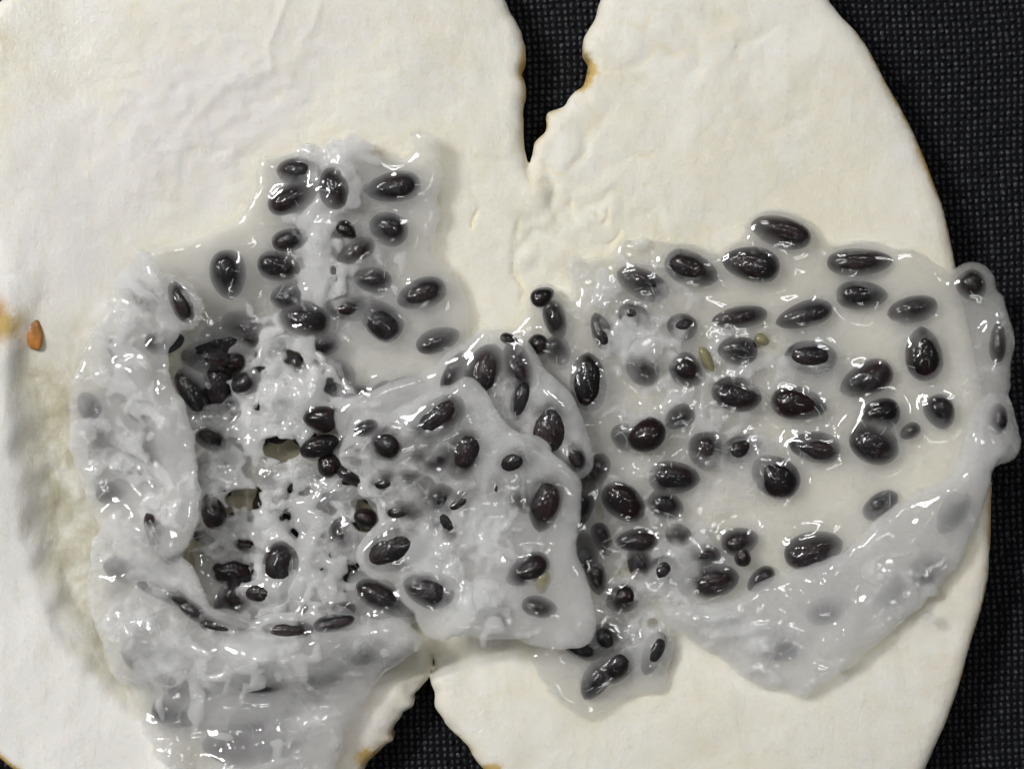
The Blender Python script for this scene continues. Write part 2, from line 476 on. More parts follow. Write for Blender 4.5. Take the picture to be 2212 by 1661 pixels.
CRACKS = [([(1143,352),(1140,390),(1128,430),(1122,470),(1110,505),(1112,540),(1100,580),(1118,600),(1135,640),(1128,680)],5,8),
 ([(1150,372),(1180,392),(1205,398)],4,9),([(1235,440),(1228,462),(1240,478)],4,9),([(1270,455),(1290,462)],3,6),([(1015,400),(1022,430),(1028,465),(1020,500)],3,9),
 ([(1190,450),(1182,485)],3,6),([(1310,455),(1300,480)],4,8),([(1335,500),(1310,525),(1290,530)],4,9),([(1395,400),(1430,370),(1470,360)],2.5,6),
 ([(1250,400),(1330,360),(1400,330)],2,4)]

def build_rind():
    f = Field(-360, 2330, -360, 1960, -12, 262, 5, 5)
    zt = rind_top(f.X, f.Y)
    poly = persp(np.array(OUT, float), 135)
    far = (np.array(OUT)[:, 0] < -60) | (np.array(OUT)[:, 1] < -60) | (np.array(OUT)[:, 1] > 1720)
    for _ in range(3):                # round off what lies outside the view
        poly = np.where(far[:, None], .5 * poly + .25 * (np.roll(poly, 1, 0) + np.roll(poly, -1, 0)), poly)
    dz = sd_poly(f.X, f.Y, poly)
    torn = np.exp(-((f.X - 1180) / 170) ** 2 - ((f.Y - 150) / 260) ** 2) + np.exp(-((f.X - 900) / 150) ** 2 - ((f.Y - 1560) / 160) ** 2)
    dz = dz + f.n2(30, 3) * 6 * np.clip(torn, 0, 1) + f.n2(13, 4) * 2.0 * np.clip(torn, 0, 1) + f.n2(90, 5) * 2.2
    # step of the cut rim down to the seed cavity
    rim = persp(chaikin(RIM, 2, False), 200)
    poly_in = np.vstack([rim, [(1400, 1800), (1400, 200)]])
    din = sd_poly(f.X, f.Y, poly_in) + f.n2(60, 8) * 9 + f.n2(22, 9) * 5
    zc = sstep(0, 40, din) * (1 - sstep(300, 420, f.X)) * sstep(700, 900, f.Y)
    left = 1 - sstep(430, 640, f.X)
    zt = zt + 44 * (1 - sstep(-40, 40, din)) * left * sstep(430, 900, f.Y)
    # relief
    zt = zt + f.n2(130, 21) * 4 + f.n2(45, 22) * 1.1 + f.n2(18, 23) * .45
    patch = np.exp(-((f.X - 480) / 330) ** 2 - ((f.Y - 260) / 220) ** 2)
    zt = zt + patch * (f.n2(24, 24, 14) * 1.5 + f.n2(12, 25) * .8)
    zt = zt + zc * (np.abs(f.n2(34, 26)) * 3.5 + np.abs(f.n2(15, 27)) * 1.6 - 2)
    # ridge left by the torn membrane, upper left
    for ln, a, w in (([(620,0),(600,60),(575,110),(590,150)],3,6),([(690,10),(680,60),(650,90)],2.5,7),([(560,130),(480,190),(420,260)],3,11)):
        zt += a * np.exp(-(sd_line(f.X, f.Y, persp(chaikin(ln, 2, False), 150)) / w) ** 2)
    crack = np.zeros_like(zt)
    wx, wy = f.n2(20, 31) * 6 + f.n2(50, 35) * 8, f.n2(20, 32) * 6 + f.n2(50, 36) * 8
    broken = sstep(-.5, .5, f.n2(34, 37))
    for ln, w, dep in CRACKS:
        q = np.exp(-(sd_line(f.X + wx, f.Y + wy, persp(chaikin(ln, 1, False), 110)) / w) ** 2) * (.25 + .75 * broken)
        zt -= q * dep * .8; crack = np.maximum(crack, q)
    # soft crumbly flesh: fluffy swellings parted by shallow yellowish clefts
    nA = f.n2(92, 131) + .35 * f.n2(30, 132); nB = f.n2(40, 133) + .3 * f.n2(14, 134)
    cm = np.clip(.16 + gauss(f.X, f.Y, [(1230, 440, 210, 220, .9), (1560, 220, 240, 240, .75), (1480, 70, 140, 110, .4), (860, 130, 200, 150, .35), (1400, 1590, 300, 90, .2)]), 0, 1)
    zt += cm * (np.minimum(np.abs(nA), .55) * 8 + np.minimum(np.abs(nB), .45) * 3 - 3)
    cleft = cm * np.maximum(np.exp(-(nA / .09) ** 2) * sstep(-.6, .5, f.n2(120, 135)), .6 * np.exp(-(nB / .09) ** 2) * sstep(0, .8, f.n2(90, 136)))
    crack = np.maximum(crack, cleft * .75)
    # chunky crumbly break between the halves
    zone = np.exp(-((f.X - 1190) / 110) ** 2 - ((f.Y - 470) / 150) ** 2)
    zt += zone * (np.abs(f.n2(40, 33)) * 8 - 4 + f.n2(16, 34) * 2.2)
    zt = np.maximum(zt, 32 + .12 * zt)
    global RIND
    RIND = (f, zt)
    zb = np.minimum(np.maximum(8, np.minimum(zt - 95, zt * .6)), zt - 22)
    R = 38.0
    rr = np.clip(R - dz, 0, R)
    ze = zt - (R - np.sqrt(np.maximum(R * R - rr * rr, 0))) * .75
    Z = f.zs[None, None, :]
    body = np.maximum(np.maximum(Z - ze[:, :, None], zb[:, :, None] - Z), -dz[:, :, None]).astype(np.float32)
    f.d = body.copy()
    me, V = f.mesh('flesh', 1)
    ix = np.clip(((V[:, 0] - f.xs[0]) / f.h).astype(int), 0, f.shape[0] - 1); iy = np.clip(((V[:, 1] - f.ys[0]) / f.h).astype(int), 0, f.shape[1] - 1)
    def pick(a): return a[ix, iy]
    X, Y = V[:, 0], V[:, 1]; d = pick(dz); di = pick(din)
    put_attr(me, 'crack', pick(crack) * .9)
    gz = lambda x, y, sx, sy: np.exp(-((X - x) / sx) ** 2 - ((Y - y) / sy) ** 2)
    edge = np.exp(-np.maximum(d, 0) / 16)
    stain = .60 * edge * (1.1 * gz(1140, 160, 40, 90) * .75 + 1.1 * gz(1275, 150, 50, 60) + .55 * gz(1180, 270, 60, 70) + .9 * gz(810, 1620, 80, 60) + .6 * gz(1010, 1640, 60, 50) + .35 * gz(960, 1560, 60, 60))
    stain += .55 * gz(790, 1640, 28, 24) + .5 * gz(1070, 1665, 45, 18) + .2 * gz(1285, 165, 26, 26) + .12 * gz(1128, 130, 16, 60)
    stain += np.exp(-np.maximum(d, 0) / 13) * (.8 * gz(1980, 250, 200, 300) + .75 * gz(2150, 1200, 160, 650) + .9 * gz(20, 1650, 120, 80))
    stain += .45 * gz(395, 1545, 30, 14) + .2 * gz(10, 90, 40, 60) + .42 * gz(30, 706, 50, 56)
    put_attr(me, 'stain', stain)
    put_attr(me, 'pith', np.clip(1.1 * gz(430, 260, 260, 190) + .9 * gz(130, 480, 150, 160) + .5 * gz(700, 60, 200, 90) + .4 * gz(200, 620, 140, 90), 0, 1))
    lf = (X < 560) & (Y > 600)
    put_attr(me, 'white', np.where(lf, sstep(-2, -30, di) if False else np.clip(-di / 30, 0, 1), 0) + .6 * gz(80, 560, 110, 120) + .5 * gz(1080, 120, 60, 180) + .5 * gz(1230, 330, 60, 60))
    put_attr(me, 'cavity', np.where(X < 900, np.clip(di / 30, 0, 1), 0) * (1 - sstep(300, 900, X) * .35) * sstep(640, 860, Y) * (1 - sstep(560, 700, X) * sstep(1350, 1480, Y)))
    damp = np.maximum(np.exp(-np.maximum(-sd_poly(X, Y, persp(np.array(RS, float), 130)), 0) / 22), np.exp(-np.maximum(-sd_poly(X, Y, persp(np.array(LU, float), 130)), 0) / 22))
    put_attr(me, 'damp', damp)
    put_attr(me, 'cream', np.clip(gz(1120, 480, 260, 240) + .6 * gz(1600, 350, 300, 250) + .5 * gz(1500, 1560, 400, 100), 0, 1))
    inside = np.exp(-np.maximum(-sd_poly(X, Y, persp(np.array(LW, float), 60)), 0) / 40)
    put_attr(me, 'hollow_shade', inside)
    orr = gz(2, 694, 26, 44) * .95 + gz(40, 716, 34, 40) * .45 + gz(2, 640, 18, 26) * .4 + gz(212, 1030, 1, 1)
    put_attr(me, 'orange', np.clip(orr * (1 + .5 * pick(f.n2(24, 91))), 0, .95))
    put_attr(me, 'pink', np.clip(1.0 * gz(740, 1580, 130, 100) + .35 * np.exp(-np.maximum(d, 0) / 40) * (X > 1700), 0, 1))
    put_attr(me, 'wet', np.clip(gz(1010, 1560, 70, 110) + gz(110, 120, 120, 110) + .8 * gz(1950, 250, 90, 200) + .7 * gz(1990, 1430, 120, 180) + 1.0 * gz(760, 1570, 120, 90) + .32, 0, 1))
    root = thing('opened_fruit_rind', 'thick cream white fruit rind torn open and spread flat on black cloth', 'fruit rind')
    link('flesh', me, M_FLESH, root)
    # outer skin: a thin brown jacket under and round the flesh
    sk = np.maximum(np.maximum(np.maximum(Z - (ze - 16)[:, :, None], (zb - 7)[:, :, None] - Z), -(dz + 4.5 - 4.0 * np.clip(torn * 1.5, 0, 1))[:, :, None]), -np.maximum(np.maximum(zb[:, :, None] + 1 - Z, -(dz - .5)[:, :, None]), -1e3)).astype(np.float32)
    f.d = sk
    me2, V2 = f.mesh('skin', 1)
    o = link('skin', me2, M_SKIN, root); o['label'] = 'thin orange brown outer skin edging the cream flesh'
    return root

# ------------------------------------------------------------------ cloth
def build_cloth():
    bm_v = np.array([(-3500, -3500, 0), (5700, -3500, 0), (5700, 5200, 0), (-3500, 5200, 0)], float)
    me = make_mesh('table_cloth', bm_v, np.array([[3, 2, 1, 0]]))
    cl = link('table_cloth', me, M_CLOTH); cl['kind'] = 'structure'; cl['label'] = 'black woven cloth under the opened fruit'
    p = 14.6; ang = math.radians(-2.0)
    gi, gj = np.meshgrid(np.arange(-150, 190), np.arange(-140, 170), indexing='ij')
    gx = gi * p; gy = gj * p
    x = 1106 + (gx - 500) * math.cos(ang) - (gy - 100) * math.sin(ang); y = 830 + (gx - 500) * math.sin(ang) + (gy - 100) * math.cos(ang)
    hole = sd_poly(x.astype(np.float32), y.astype(np.float32), np.array(OUT, float))
    ok = (x > -420) & (x < 2640) & (y > -420) & (y < 2080) & (hole < 150)
    x, y, par = x[ok], y[ok], ((gi + gj) % 2 == 0)[ok]
    n = len(x)
    r = np.random.default_rng(4)
    rx = np.where(par, 6.6, 4.6) * r.uniform(.88, 1.1, n); ry = np.where(par, 7.0, 6.6) * r.uniform(.9, 1.1, n); hz = np.where(par, 6.5, 2.2) * r.uniform(.6, 1.25, n)
    x = x + r.normal(0, .5, n); y = y + r.normal(0, .5, n)
    tx = r.normal(0, 1.6, n); ty = r.normal(0, 1.6, n)
    x = x + 5 * np.sin(y / 210 + 1) + 3 * np.sin(y / 67); y = y + 5 * np.sin(x / 260) + 2.5 * np.sin(x / 83 + 2)
    m = 7; a = np.arange(m) / m * 2 * math.pi
    ring = [(1.0, -.15), (.82, .55), (.42, .9)]
    V = []
    for s_, z_ in ring:
        V.append(np.stack([x[:, None] + rx[:, None] * s_ * np.cos(a) + tx[:, None] * z_, y[:, None] + ry[:, None] * s_ * np.sin(a) + ty[:, None] * z_, np.broadcast_to((hz * z_)[:, None] + .3, (n, m))], -1))
    V.append(np.stack([x + tx, y + ty, hz + .3], -1)[:, None, :])
    V = np.concatenate(V, 1); nv = V.shape[1]
    base = (np.arange(n) * nv)[:, None, None]
    k = np.arange(m); k2 = (k + 1) % m
    q = []
    for lv in range(2):
        q.append(np.stack([k + lv * m, k2 + lv * m, k2 + (lv + 1) * m, k + (lv + 1) * m], -1))
    Q = np.concatenate(q)
    F4 = (base + Q[None]).reshape(-1, 4)
    F3 = (base + np.stack([k + 2 * m, k2 + 2 * m, np.full(m, 3 * m)], -1)[None]).reshape(-1, 3)
    T = np.vstack([F4[:, [0, 1, 2]], F4[:, [0, 2, 3]], F3])
    me = make_mesh('weave', V.reshape(-1, 3), T[:, ::-1])
    o = link('weave', me, M_WEAVE, cl); o['kind'] = 'stuff'; o['label'] = 'tight plain weave of small black thread crossings'
build_cloth()

# ------------------------------------------------------------------ seeds
def seed_mesh(name, k, pts=.25, n=22, m=14):
    r = np.random.default_rng(k)
    V = []; F = []
    for i in range(1, m):
        t = math.pi * i / m
        u = -math.cos(t); rr = math.sin(t) ** .92
        rr *= 1 - pts * .5 * u                  # egg shape: one end narrower
        for j in range(n):
            a = 2 * math.pi * j / n
            w = 1 + .05 * math.sin(2 * a + k) * rr + .03 * math.sin(3 * a + 2 * u + k)
            V.append((u, rr * w * math.cos(a), rr * w * math.sin(a)))
    V += [(-1.0, 0, 0), (1.04, 0, 0)]
    for i in range(m - 2):
        for j in range(n):
            F.append((i * n + j, i * n + (j + 1) % n, (i + 1) * n + (j + 1) % n, (i + 1) * n + j))
    for j in range(n):
        F.append((len(V) - 2, (j + 1) % n, j)); F.append((len(V) - 1, (m - 2) * n + j, (m - 2) * n + (j + 1) % n))
    me = bpy.data.meshes.new(name); me.from_pydata(V, [], F); me.update()
    me.polygons.foreach_set('use_smooth', np.ones(len(F), bool))
    return me
SEED_ME = {}
for c_ in range(4):
    for v_ in range(3):
        me_ = seed_mesh('seed', c_ * 3 + v_, (.15, .3, .42)[v_]); me_.materials.append(M_SEED[c_]); SEED_ME[c_, v_] = me_

# layer, x, y, length, width, angle (clockwise in the picture), how far it stands out, coat
SEEDS_R = [('R',1390,612,112,60,25,.15,1),('R',1495,580,112,72,22,.3,1),('R',1625,570,116,74,10,.45,1),('R',1690,500,122,62,16,.3,1),('R',1860,565,130,58,-2,.3,1),
 ('R',1865,637,102,62,2,.2,1),('R',1975,668,100,54,-12,.12,1),('R',2104,616,62,60,60,.3,2),('R',1370,680,62,46,10,.1,2),('R',1475,705,60,52,10,.08,2),
 ('R',1600,685,112,46,-8,.22,1),('R',1740,680,116,56,-16,.25,1),('R',1390,795,76,66,60,.1,2),('R',1485,800,74,66,50,.15,2),('R',1595,757,82,56,4,.12,3),
 ('R',1755,772,106,68,6,.4,1),('R',2000,765,108,72,84,.6,0),('R',1875,820,112,72,-24,.25,2),('R',1593,852,102,70,12,.4,1),('R',1728,873,114,66,10,.55,0),
 ('R',1905,893,80,58,-8,.55,0),('R',1892,958,104,84,28,.5,1),('R',1968,932,40,30,-30,.05,2),('R',2035,890,72,62,70,.35,1),('R',2158,905,62,40,95,.3,2),
 ('R',2158,740,80,34,92,.1,2),('R',1763,967,106,66,10,.5,1),('R',1678,1030,104,82,36,.6,0),('R',1527,975,78,74,80,.12,2),('R',1605,968,80,58,-24,.1,2),
 ('R',1397,940,82,66,-28,1.1,0),('R',1470,902,62,48,-30,.08,2),('R',1350,945,54,50,80,.05,3),('R',1348,1086,98,70,42,.6,0),('R',1440,1090,74,58,24,.2,1),
 ('R',1376,1168,84,52,-4,.4,1),('R',1466,1156,52,42,20,.15,1),('R',1600,1170,76,58,-14,.3,1),('R',1605,1200,46,32,84,.95,0),('R',1760,1190,120,74,-16,.4,1),
 ('R',1544,1254,100,74,-8,.5,1),('R',1498,1252,76,46,-52,.25,1),('R',1430,1236,72,58,-32,.25,1),('R',1645,1252,64,40,-42,.25,1),('R',1345,1295,66,54,-24,.5,0),
 ('R',1905,1092,80,50,-36,.05,3),('R',1328,1440,82,72,-50,.3,1),('R',1412,1412,92,46,112,.25,1),('R',1258,1400,84,46,24,.35,1),('R',1290,1250,66,40,80,.3,1),
 ('R',1302,1165,70,40,70,.2,2),('R',1272,826,118,74,88,.7,0),('R',1200,690,80,48,74,.35,1),('R',1172,640,50,36,-30,1.0,0),('R',1163,745,44,42,40,1.1,0),
 ('R',1206,757,62,52,60,.25,1),('R',1300,716,78,44,70,.2,2),
 
 ('F',1682,1400,90,54,10,-.7,1),('F',2010,1230,90,60,-40,-.65,1),('F',2060,1110,90,56,-60,-.65,1),('F',1930,1290,80,56,-30,-.75,1),('F',1790,1320,90,56,-20,-.8,1)]
SEEDS_L = [('U',640,370,80,54,5,.2,1),('U',632,424,106,58,-26,.3,2),('U',848,403,108,62,-8,.35,1),('U',838,493,78,64,20,.35,1),('U',627,516,76,46,-14,.2,2),
 ('U',600,574,84,60,12,.35,1),('U',617,640,62,50,-10,.1,3),('U',490,592,96,72,82,.35,2),('U',748,497,44,30,40,.9,0),('U',805,604,74,50,6,.2,2),
 ('U',910,634,98,62,-20,.35,2),('U',820,690,98,72,42,.4,1),('U',945,735,88,48,-20,.1,2),('U',695,740,72,56,0,.3,1),('U',671,800,78,62,22,.35,2),
 ('W',520,706,84,62,20,.3,1),('W',537,732,44,34,-10,1.2,0),('W',490,786,70,42,-30,.5,0),('U',765,865,88,58,-20,.35,1),('U',872,836,80,42,-18,.12,2),
 ('W',690,905,66,50,4,1.0,0),('W',690,966,80,46,-18,1.0,0),('W',710,1005,50,46,60,.9,0),('W',772,1028,84,40,12,.5,1),
 ('W',432,886,60,30,34,.4,1),('W',495,1235,80,54,-4,.4,0),('W',527,1180,44,22,20,.5,0),('W',790,1120,50,38,20,1.0,0),
 ('W',745,1160,76,60,70,.05,3),('W',832,1296,128,56,26,.4,1),('W',735,1322,60,34,-22,.3,1),('W',520,1130,70,48,10,-.1,3),('W',660,1310,60,40,-20,-.2,3),('W',700,1180,50,30,30,-.2,3),
 ('W',640,790,44,30,80,.2,2),('W',700,1090,60,44,-30,-.2,3),('W',480,870,70,40,-35,.0,3),
 ('W',416,850,112,58,62,.5,1),('L',388,652,84,40,66,.05,1),('L',352,738,76,50,-10,-.45,1),('W',458,1105,74,46,70,.5,0),('L',345,1165,110,50,60,-.3,2),('W',452,948,66,44,30,.5,0),('L',300,880,84,56,30,-.6,1),('L',225,960,80,54,70,-.6,1),('L',262,760,70,50,60,-.65,1),('L',300,1010,90,60,10,-.5,1),('L',240,1060,70,50,-20,-.5,1),('L',330,960,80,50,80,-.65,1),('L',190,880,60,44,60,-.6,1),('L',310,640,70,46,60,-.7,1),('M',260,1230,80,56,20,-.6,1),('M',300,1420,90,60,50,-.65,1),('M',380,1540,100,64,10,-.6,1),('M',560,1470,120,56,-5,-.65,1),('M',700,1460,100,56,-30,-.65,1),('M',800,1410,90,50,-20,-.6,1),  # the bare web seeds here are added to darken the rim fold's shadow
 ('M',352,1282,110,34,20,.0,1),('M',425,1325,90,34,34,.05,1),('M',490,1356,110,40,10,.1,1),('M',620,1360,100,34,2,.0,2),('M',720,1346,80,34,-12,.05,1),('M',560,1555,130,84,-20,-.75,1),('M',430,1480,130,70,-10,-.75,1),('M',650,1510,120,60,-30,-.75,1),('M',500,1620,120,74,10,-.75,1),('M',600,1610,110,70,-30,-.75,1),('M',760,1400,90,50,-20,-1.2,2)]
SEEDS_G = [('G',1047,800,106,76,112,.35,1),('G',1126,862,84,42,106,.4,1),('G',1190,916,118,82,98,.35,1),('G',1238,984,66,44,60,.3,1),('G',985,800,90,40,128,.0,3),('G',1100,733,32,18,20,.6,0),
 ('P',940,906,128,72,-34,.4,1),('P',1005,982,102,80,118,.2,2),('P',832,956,74,68,30,.3,2),('P',790,925,44,28,-20,.0,3),('P',892,1040,80,42,8,.2,1),('P',1000,1085,84,44,-26,.2,2),
 ('P',1070,1052,58,34,96,.15,2),('P',876,1104,80,42,-4,.15,2),('P',1178,1086,112,70,102,.4,1),('P',850,1190,118,80,-22,.4,1),('P',925,1276,98,64,18,.35,3),('P',1140,1232,90,56,-30,.3,1),
 ('P',1165,1312,66,40,10,.1,2),('P',1000,1150,60,40,0,-.3,3),('P',960,1180,40,30,40,-.3,3),('P',1080,1330,60,44,0,-.8,3)]

def clear_seeds(fs):
    for x, y, z, a, b, hz, ang in PLACED: fs.ellipsoid((x, y, z + hz * .6), (a + 1, b + 1, hz * 1.1), ang, 5, True)
PLACED = []
def place_seeds(rows, layers, fields, parent):
    """put the seeds into the layers, raise a collar of gel round each; layers: name -> (field, height map of the gel top)"""
    for q, (ly, px, py, ln, wd, an, po, ct) in enumerate(rows):
        f, top = layers[ly]
        kk = (1.08 if ly in 'RF' else 1.12) * (1 + .25 * max(0, (70 - ln) / 70) * (po < .85))
        if ct > 1: ct -= 1
        a, b = ln / 2 * kk, wd / 2 * kk
        if 0 <= po < .85 and ly != 'D': po = .20 + .9 * po
        hz = min(b, 34) * 1.0
        x, y = px, py
        for _ in range(3):
            ix = min(max(int((x - f.xs[0]) / f.h), 0), f.shape[0] - 1); iy = min(max(int((y - f.ys[0]) / f.h), 0), f.shape[1] - 1)
            z = float(top[ix, iy]) + po * hz - hz
            x, y = persp(np.array([px, py]), z + hz * .6)
        ang = math.radians(an)
        if ly == 'D':  pass
        elif po > .85: f.ellipsoid((x, y, z - 2), (a + 6, b + 6, hz * .72), ang, 14)
        elif po > 0:   f.ellipsoid((x, y, z), (a + 17, b + 17, hz - 2.0 - 4.0 * po), ang, 18)
        elif po > -.4: f.ellipsoid((x, y, z), (a + 10, b + 10, hz + 3 - 10 * po), ang, 18)
        if po > .15 and ly != 'D': PLACED.append((x, y, z, a, b, hz, ang))
        o = link('seed', SEED_ME[ct, q % 3], None, parent, W(x, y, z))
        o.scale = (a * S, b * S, hz * S)
        rr = np.random.default_rng(q)
        o.rotation_euler = (0, rr.normal(0, .06), -ang + (math.pi if rr.random() < .5 else 0))

def octaves(sc, seed, n=4, gain=.6, ridge=False):
    """a sheet of noise over the whole plan at 2.5 units"""
    nx, ny = 1000, 800; o = 0; t = 0
    for i in range(n):
        v = noise2(nx, ny, 2.5, sc / 2 ** i, None, seed + i)
        if ridge: v = 1 - 2 * np.minimum(np.abs(v) * 1.3, 1)
        o = o + v * gain ** i; t += gain ** i
    return o / t
CLOUD = octaves(70, 300, 4, .6); THREAD = octaves(46, 320, 3, .75, True); WARPX, WARPY = octaves(60, 340, 2), octaves(60, 350, 2)
FIELDS_R, FIELDS_L = [], []
def gel_attr(me, V, fn):
    """how milky the surface film is: soft clouds and hair-fine threads"""
    ix = np.clip((V[:, 0] + 100) / 2.5, 12, 987).astype(int); iy = np.clip((V[:, 1] + 100) / 2.5, 12, 787).astype(int)
    c = CLOUD[ix, iy]
    th = THREAD[np.clip(ix + (WARPX[ix, iy] * 10).astype(int), 0, 999), np.clip(iy + (WARPY[ix, iy] * 10).astype(int), 0, 799)]
    v = 1.3 * sstep(-.15, .75, c) + .8 * sstep(.3, .8, th)
    put_attr(me, 'film', np.clip(v * fn(V[:, 0], V[:, 1]), 0, .68))

def in_poly(poly):
    gx, gy = np.meshgrid(np.arange(-100, 2320, 8, dtype=np.float32), np.arange(-100, 1800, 8, dtype=np.float32), indexing='ij')
    d = sd_poly(gx, gy, np.asarray(poly, float))
    return lambda x, y, m=0: d[min(max(int((x + 104) / 8), 0), d.shape[0] - 1), min(max(int((y + 104) / 8), 0), d.shape[1] - 1)] > m
def clots(fs, src, top, spots, seed, inside, sink=0):
    """white ropy strands and lumps of pulp lying over the clear gel; spots: (x, y, sx, sy, strands, lumps)"""
    r = np.random.default_rng(seed)
    def z_at(x, y):
        return float(top[min(max(int((x - src.xs[0]) / src.h), 0), src.shape[0] - 1), min(max(int((y - src.ys[0]) / src.h), 0), src.shape[1] - 1)])
    for cx, cy, sx, sy, n, m in spots:
        for _ in range(int(n * .62)):
            x, y = r.normal(cx, sx * .62), r.normal(cy, sy * .62); a = r.uniform(0, 2 * math.pi); ra = r.uniform(1.6, 4.6); L = r.uniform(9, 20); pts = []
            k = r.integers(4, 9); zo = r.uniform(-9, 1) - sink
            for i in range(k):
                if not inside(x, y): break
                e = math.sin(math.pi * (i + .6) / (k + .2))
                pts.append((x, y, z_at(x, y) + zo + 5 * e - 4, ra * (.45 + .55 * e) * r.uniform(.75, 1.25)))
                x += math.cos(a) * L; y += math.sin(a) * L; a += r.normal(0, .45)
            if len(pts) > 2: fs.capsule(pts, 12)
        for _ in range(m):
            x, y = r.normal(cx, sx * .6), r.normal(cy, sy * .6); q = r.uniform(8, 18)
            if not inside(x, y): continue
            fs.ellipsoid((x, y, z_at(x, y) + r.uniform(-12, -2) - sink), (q * r.uniform(1, 1.7), q, q * r.uniform(.45, .8)), r.uniform(0, 3.1), 12)
def like(f):
    g = Field.__new__(Field); g.__dict__.update(f.__dict__); g.d = np.full(f.shape, 200.0, np.float32); return g
def ragged_hole(f, c, r, ang, seed):
    q = np.random.default_rng(seed)
    for i in range(5):
        t = q.uniform(0, 6.28); e = 0 if i == 0 else .5
        k = q.uniform(.45, .7) if i else .78
        f.ellipsoid((c[0] + math.cos(t) * r[0] * e, c[1] + math.sin(t) * r[1] * e, c[2]), (r[0] * k, r[1] * k, r[2]), ang + q.normal(0, .5) * (i > 0), 4, True)

def top_of(f):
    n = f.d < 0
    k = f.shape[2] - 1 - np.argmax(n[:, :, ::-1], axis=2)
    return np.where(n.any(2), f.zs[k], 0)
def deep_seeds(rows, spots, seed):
    """seeds lying underneath the ones on show"""
    r = np.random.default_rng(seed); out = []; pts = [(a[1], a[2], 30) for a in rows]
    for ly, cx, cy, sx, sy, n, lo, hi in spots:
        got = 0
        for _ in range(n * 14):
            if got >= n: break
            x, y = r.normal(cx, sx), r.normal(cy, sy)
            if not INSIDE[ly](x, y, 34) or any((x - a) ** 2 + (y - b) ** 2 < 62 ** 2 for a, b in ((606, 972), (524, 1076)) if ly == 'D'): continue
            if min((x - a) ** 2 + (y - b) ** 2 for a, b, c in pts) < 46 ** 2: continue
            ln = r.uniform(76, 106); got += 1; pts.append((x, y, 30))
            out.append((ly, x, y, ln, ln * r.uniform(.55, .72), r.uniform(0, 180), r.uniform(lo, hi), int(r.integers(1, 3))))
    return out
# ------------------------------------------------------------------ right-hand pulp
RS = [(1222,592),(1218,566),(1240,548),(1258,560),(1290,552),(1330,545),(1338,525),(1362,518),(1392,526),(1420,515),(1455,516),(1500,535),(1548,556),(1572,548),(1602,530),(1604,498),(1622,474),(1660,464),(1710,470),(1745,486),(1772,515),(1800,532),(1850,534),(1920,544),
 (1975,543),(2012,562),(2055,592),(2072,592),(2086,580),(2124,586),(2140,600),(2142,628),(2160,650),(2174,700),(2178,770),(2178,835),(2168,862),(2186,892),(2200,940),(2192,984),(2165,1000),(2142,1012),(2122,1090),(2090,1180),(2042,1250),(1990,1310),
 (1900,1380),(1800,1420),(1600,1400),(1500,1380),(1446,1358),(1440,1400),(1442,1480),(1430,1500),(1395,1500),(1345,1512),(1318,1535),(1284,1562),(1245,1555),(1195,1512),(1155,1455),(1130,1408),(1190,1380),(1235,1300),(1215,1150),(1180,1000),(1130,900),(1085,800),
 (1078,745),(1095,712),(1130,676),(1152,650),(1164,630),(1190,626),(1212,640),(1228,652),(1240,632)]
RF = [(2150,838),(2100,872),(2086,900),(2080,950),(2060,1010),(2030,1042),(1975,1066),(1900,1120),(1852,1172),(1790,1214),(1730,1238),(1690,1240),(1650,1256),(1604,1290),(1530,1304),(1470,1308),(1425,1320),(1445,1360),(1500,1396),(1560,1432),(1600,1462),(1640,1492),(1690,1498),(1738,1514),(1770,1492),(1830,1450),(1900,1392),
 (1990,1312),(2042,1256),(2092,1182),(2118,1110),(2135,1040),(2150,1000),(2178,985),(2190,940),(2182,890)]
LU = [(556,340),(600,340),(628,336),(642,322),(672,326),(700,326),(702,312),(728,310),(745,312),(760,302),(785,304),(800,322),(828,345),(862,342),(890,330),(900,316),(888,294),(905,286),(930,290),(948,308),(957,345),(956,400),(946,450),(935,505),(940,545),
 (972,580),(992,598),(1004,630),(1014,672),(1004,712),(1020,760),(1020,860),(940,930),(860,980),(780,1000),(700,930),(640,860),(560,800),(470,780),(400,760),(340,700),(300,620),(295,560),(320,536),(352,530),(400,520),(450,503),(500,480),(522,462),(538,420),(548,378)]
LW = [(420,700),(480,650),(600,660),(700,760),(780,840),(840,930),(860,1080),(860,1200),(900,1290),(880,1370),(760,1380),(560,1370),(440,1330),(400,1220),(390,1050),(390,880)]
LL = [(300,548),(322,538),(345,552),(366,600),(392,655),(404,712),(380,742),(366,768),(376,812),(404,870),(428,950),(438,1040),(440,1110),(420,1170),(392,1196),(340,1195),(270,1200),(215,1190),(196,1120),(152,1050),(138,965),(146,870),(170,790),(192,735),(215,690),(238,640),(268,590)]
LM = [(196,1140),(235,1118),(290,1116),(340,1132),(372,1160),(386,1192),(428,1214),(446,1262),(455,1296),(500,1334),(600,1356),(690,1342),(770,1334),(850,1330),(900,1348),(926,1384),(892,1408),(850,1440),(808,1474),(786,1520),(752,1576),(730,1640),(720,1740),(420,1740),(334,1636),(286,1570),(246,1504),(228,1430),(212,1360),(186,1312),(180,1240)]
HOLES = [(606,972,40,32,10),(524,1076,46,28,-8),(482,792,46,24,-28),(470,852,40,20,-30),(466,748,40,12,-25),(493,1236,42,26,-6),(632,772,24,15,20),(549,930,9,14,0),(628,1055,9,12,20),(524,1178,22,9,15),(500,1100,20,16,0),
 (628,925,7,12,10),(690,1215,20,26,0),(640,1150,18,12,30),(560,790,8,20,10),(780,1040,34,9,12),(720,910,36,22,0),(690,962,36,24,-15),(712,1004,22,22,0),(790,1120,26,22,0),(560,770,10,14,0),(655,690,8,10,0),(735,505,14,16,30),(722,585,9,12,0)]
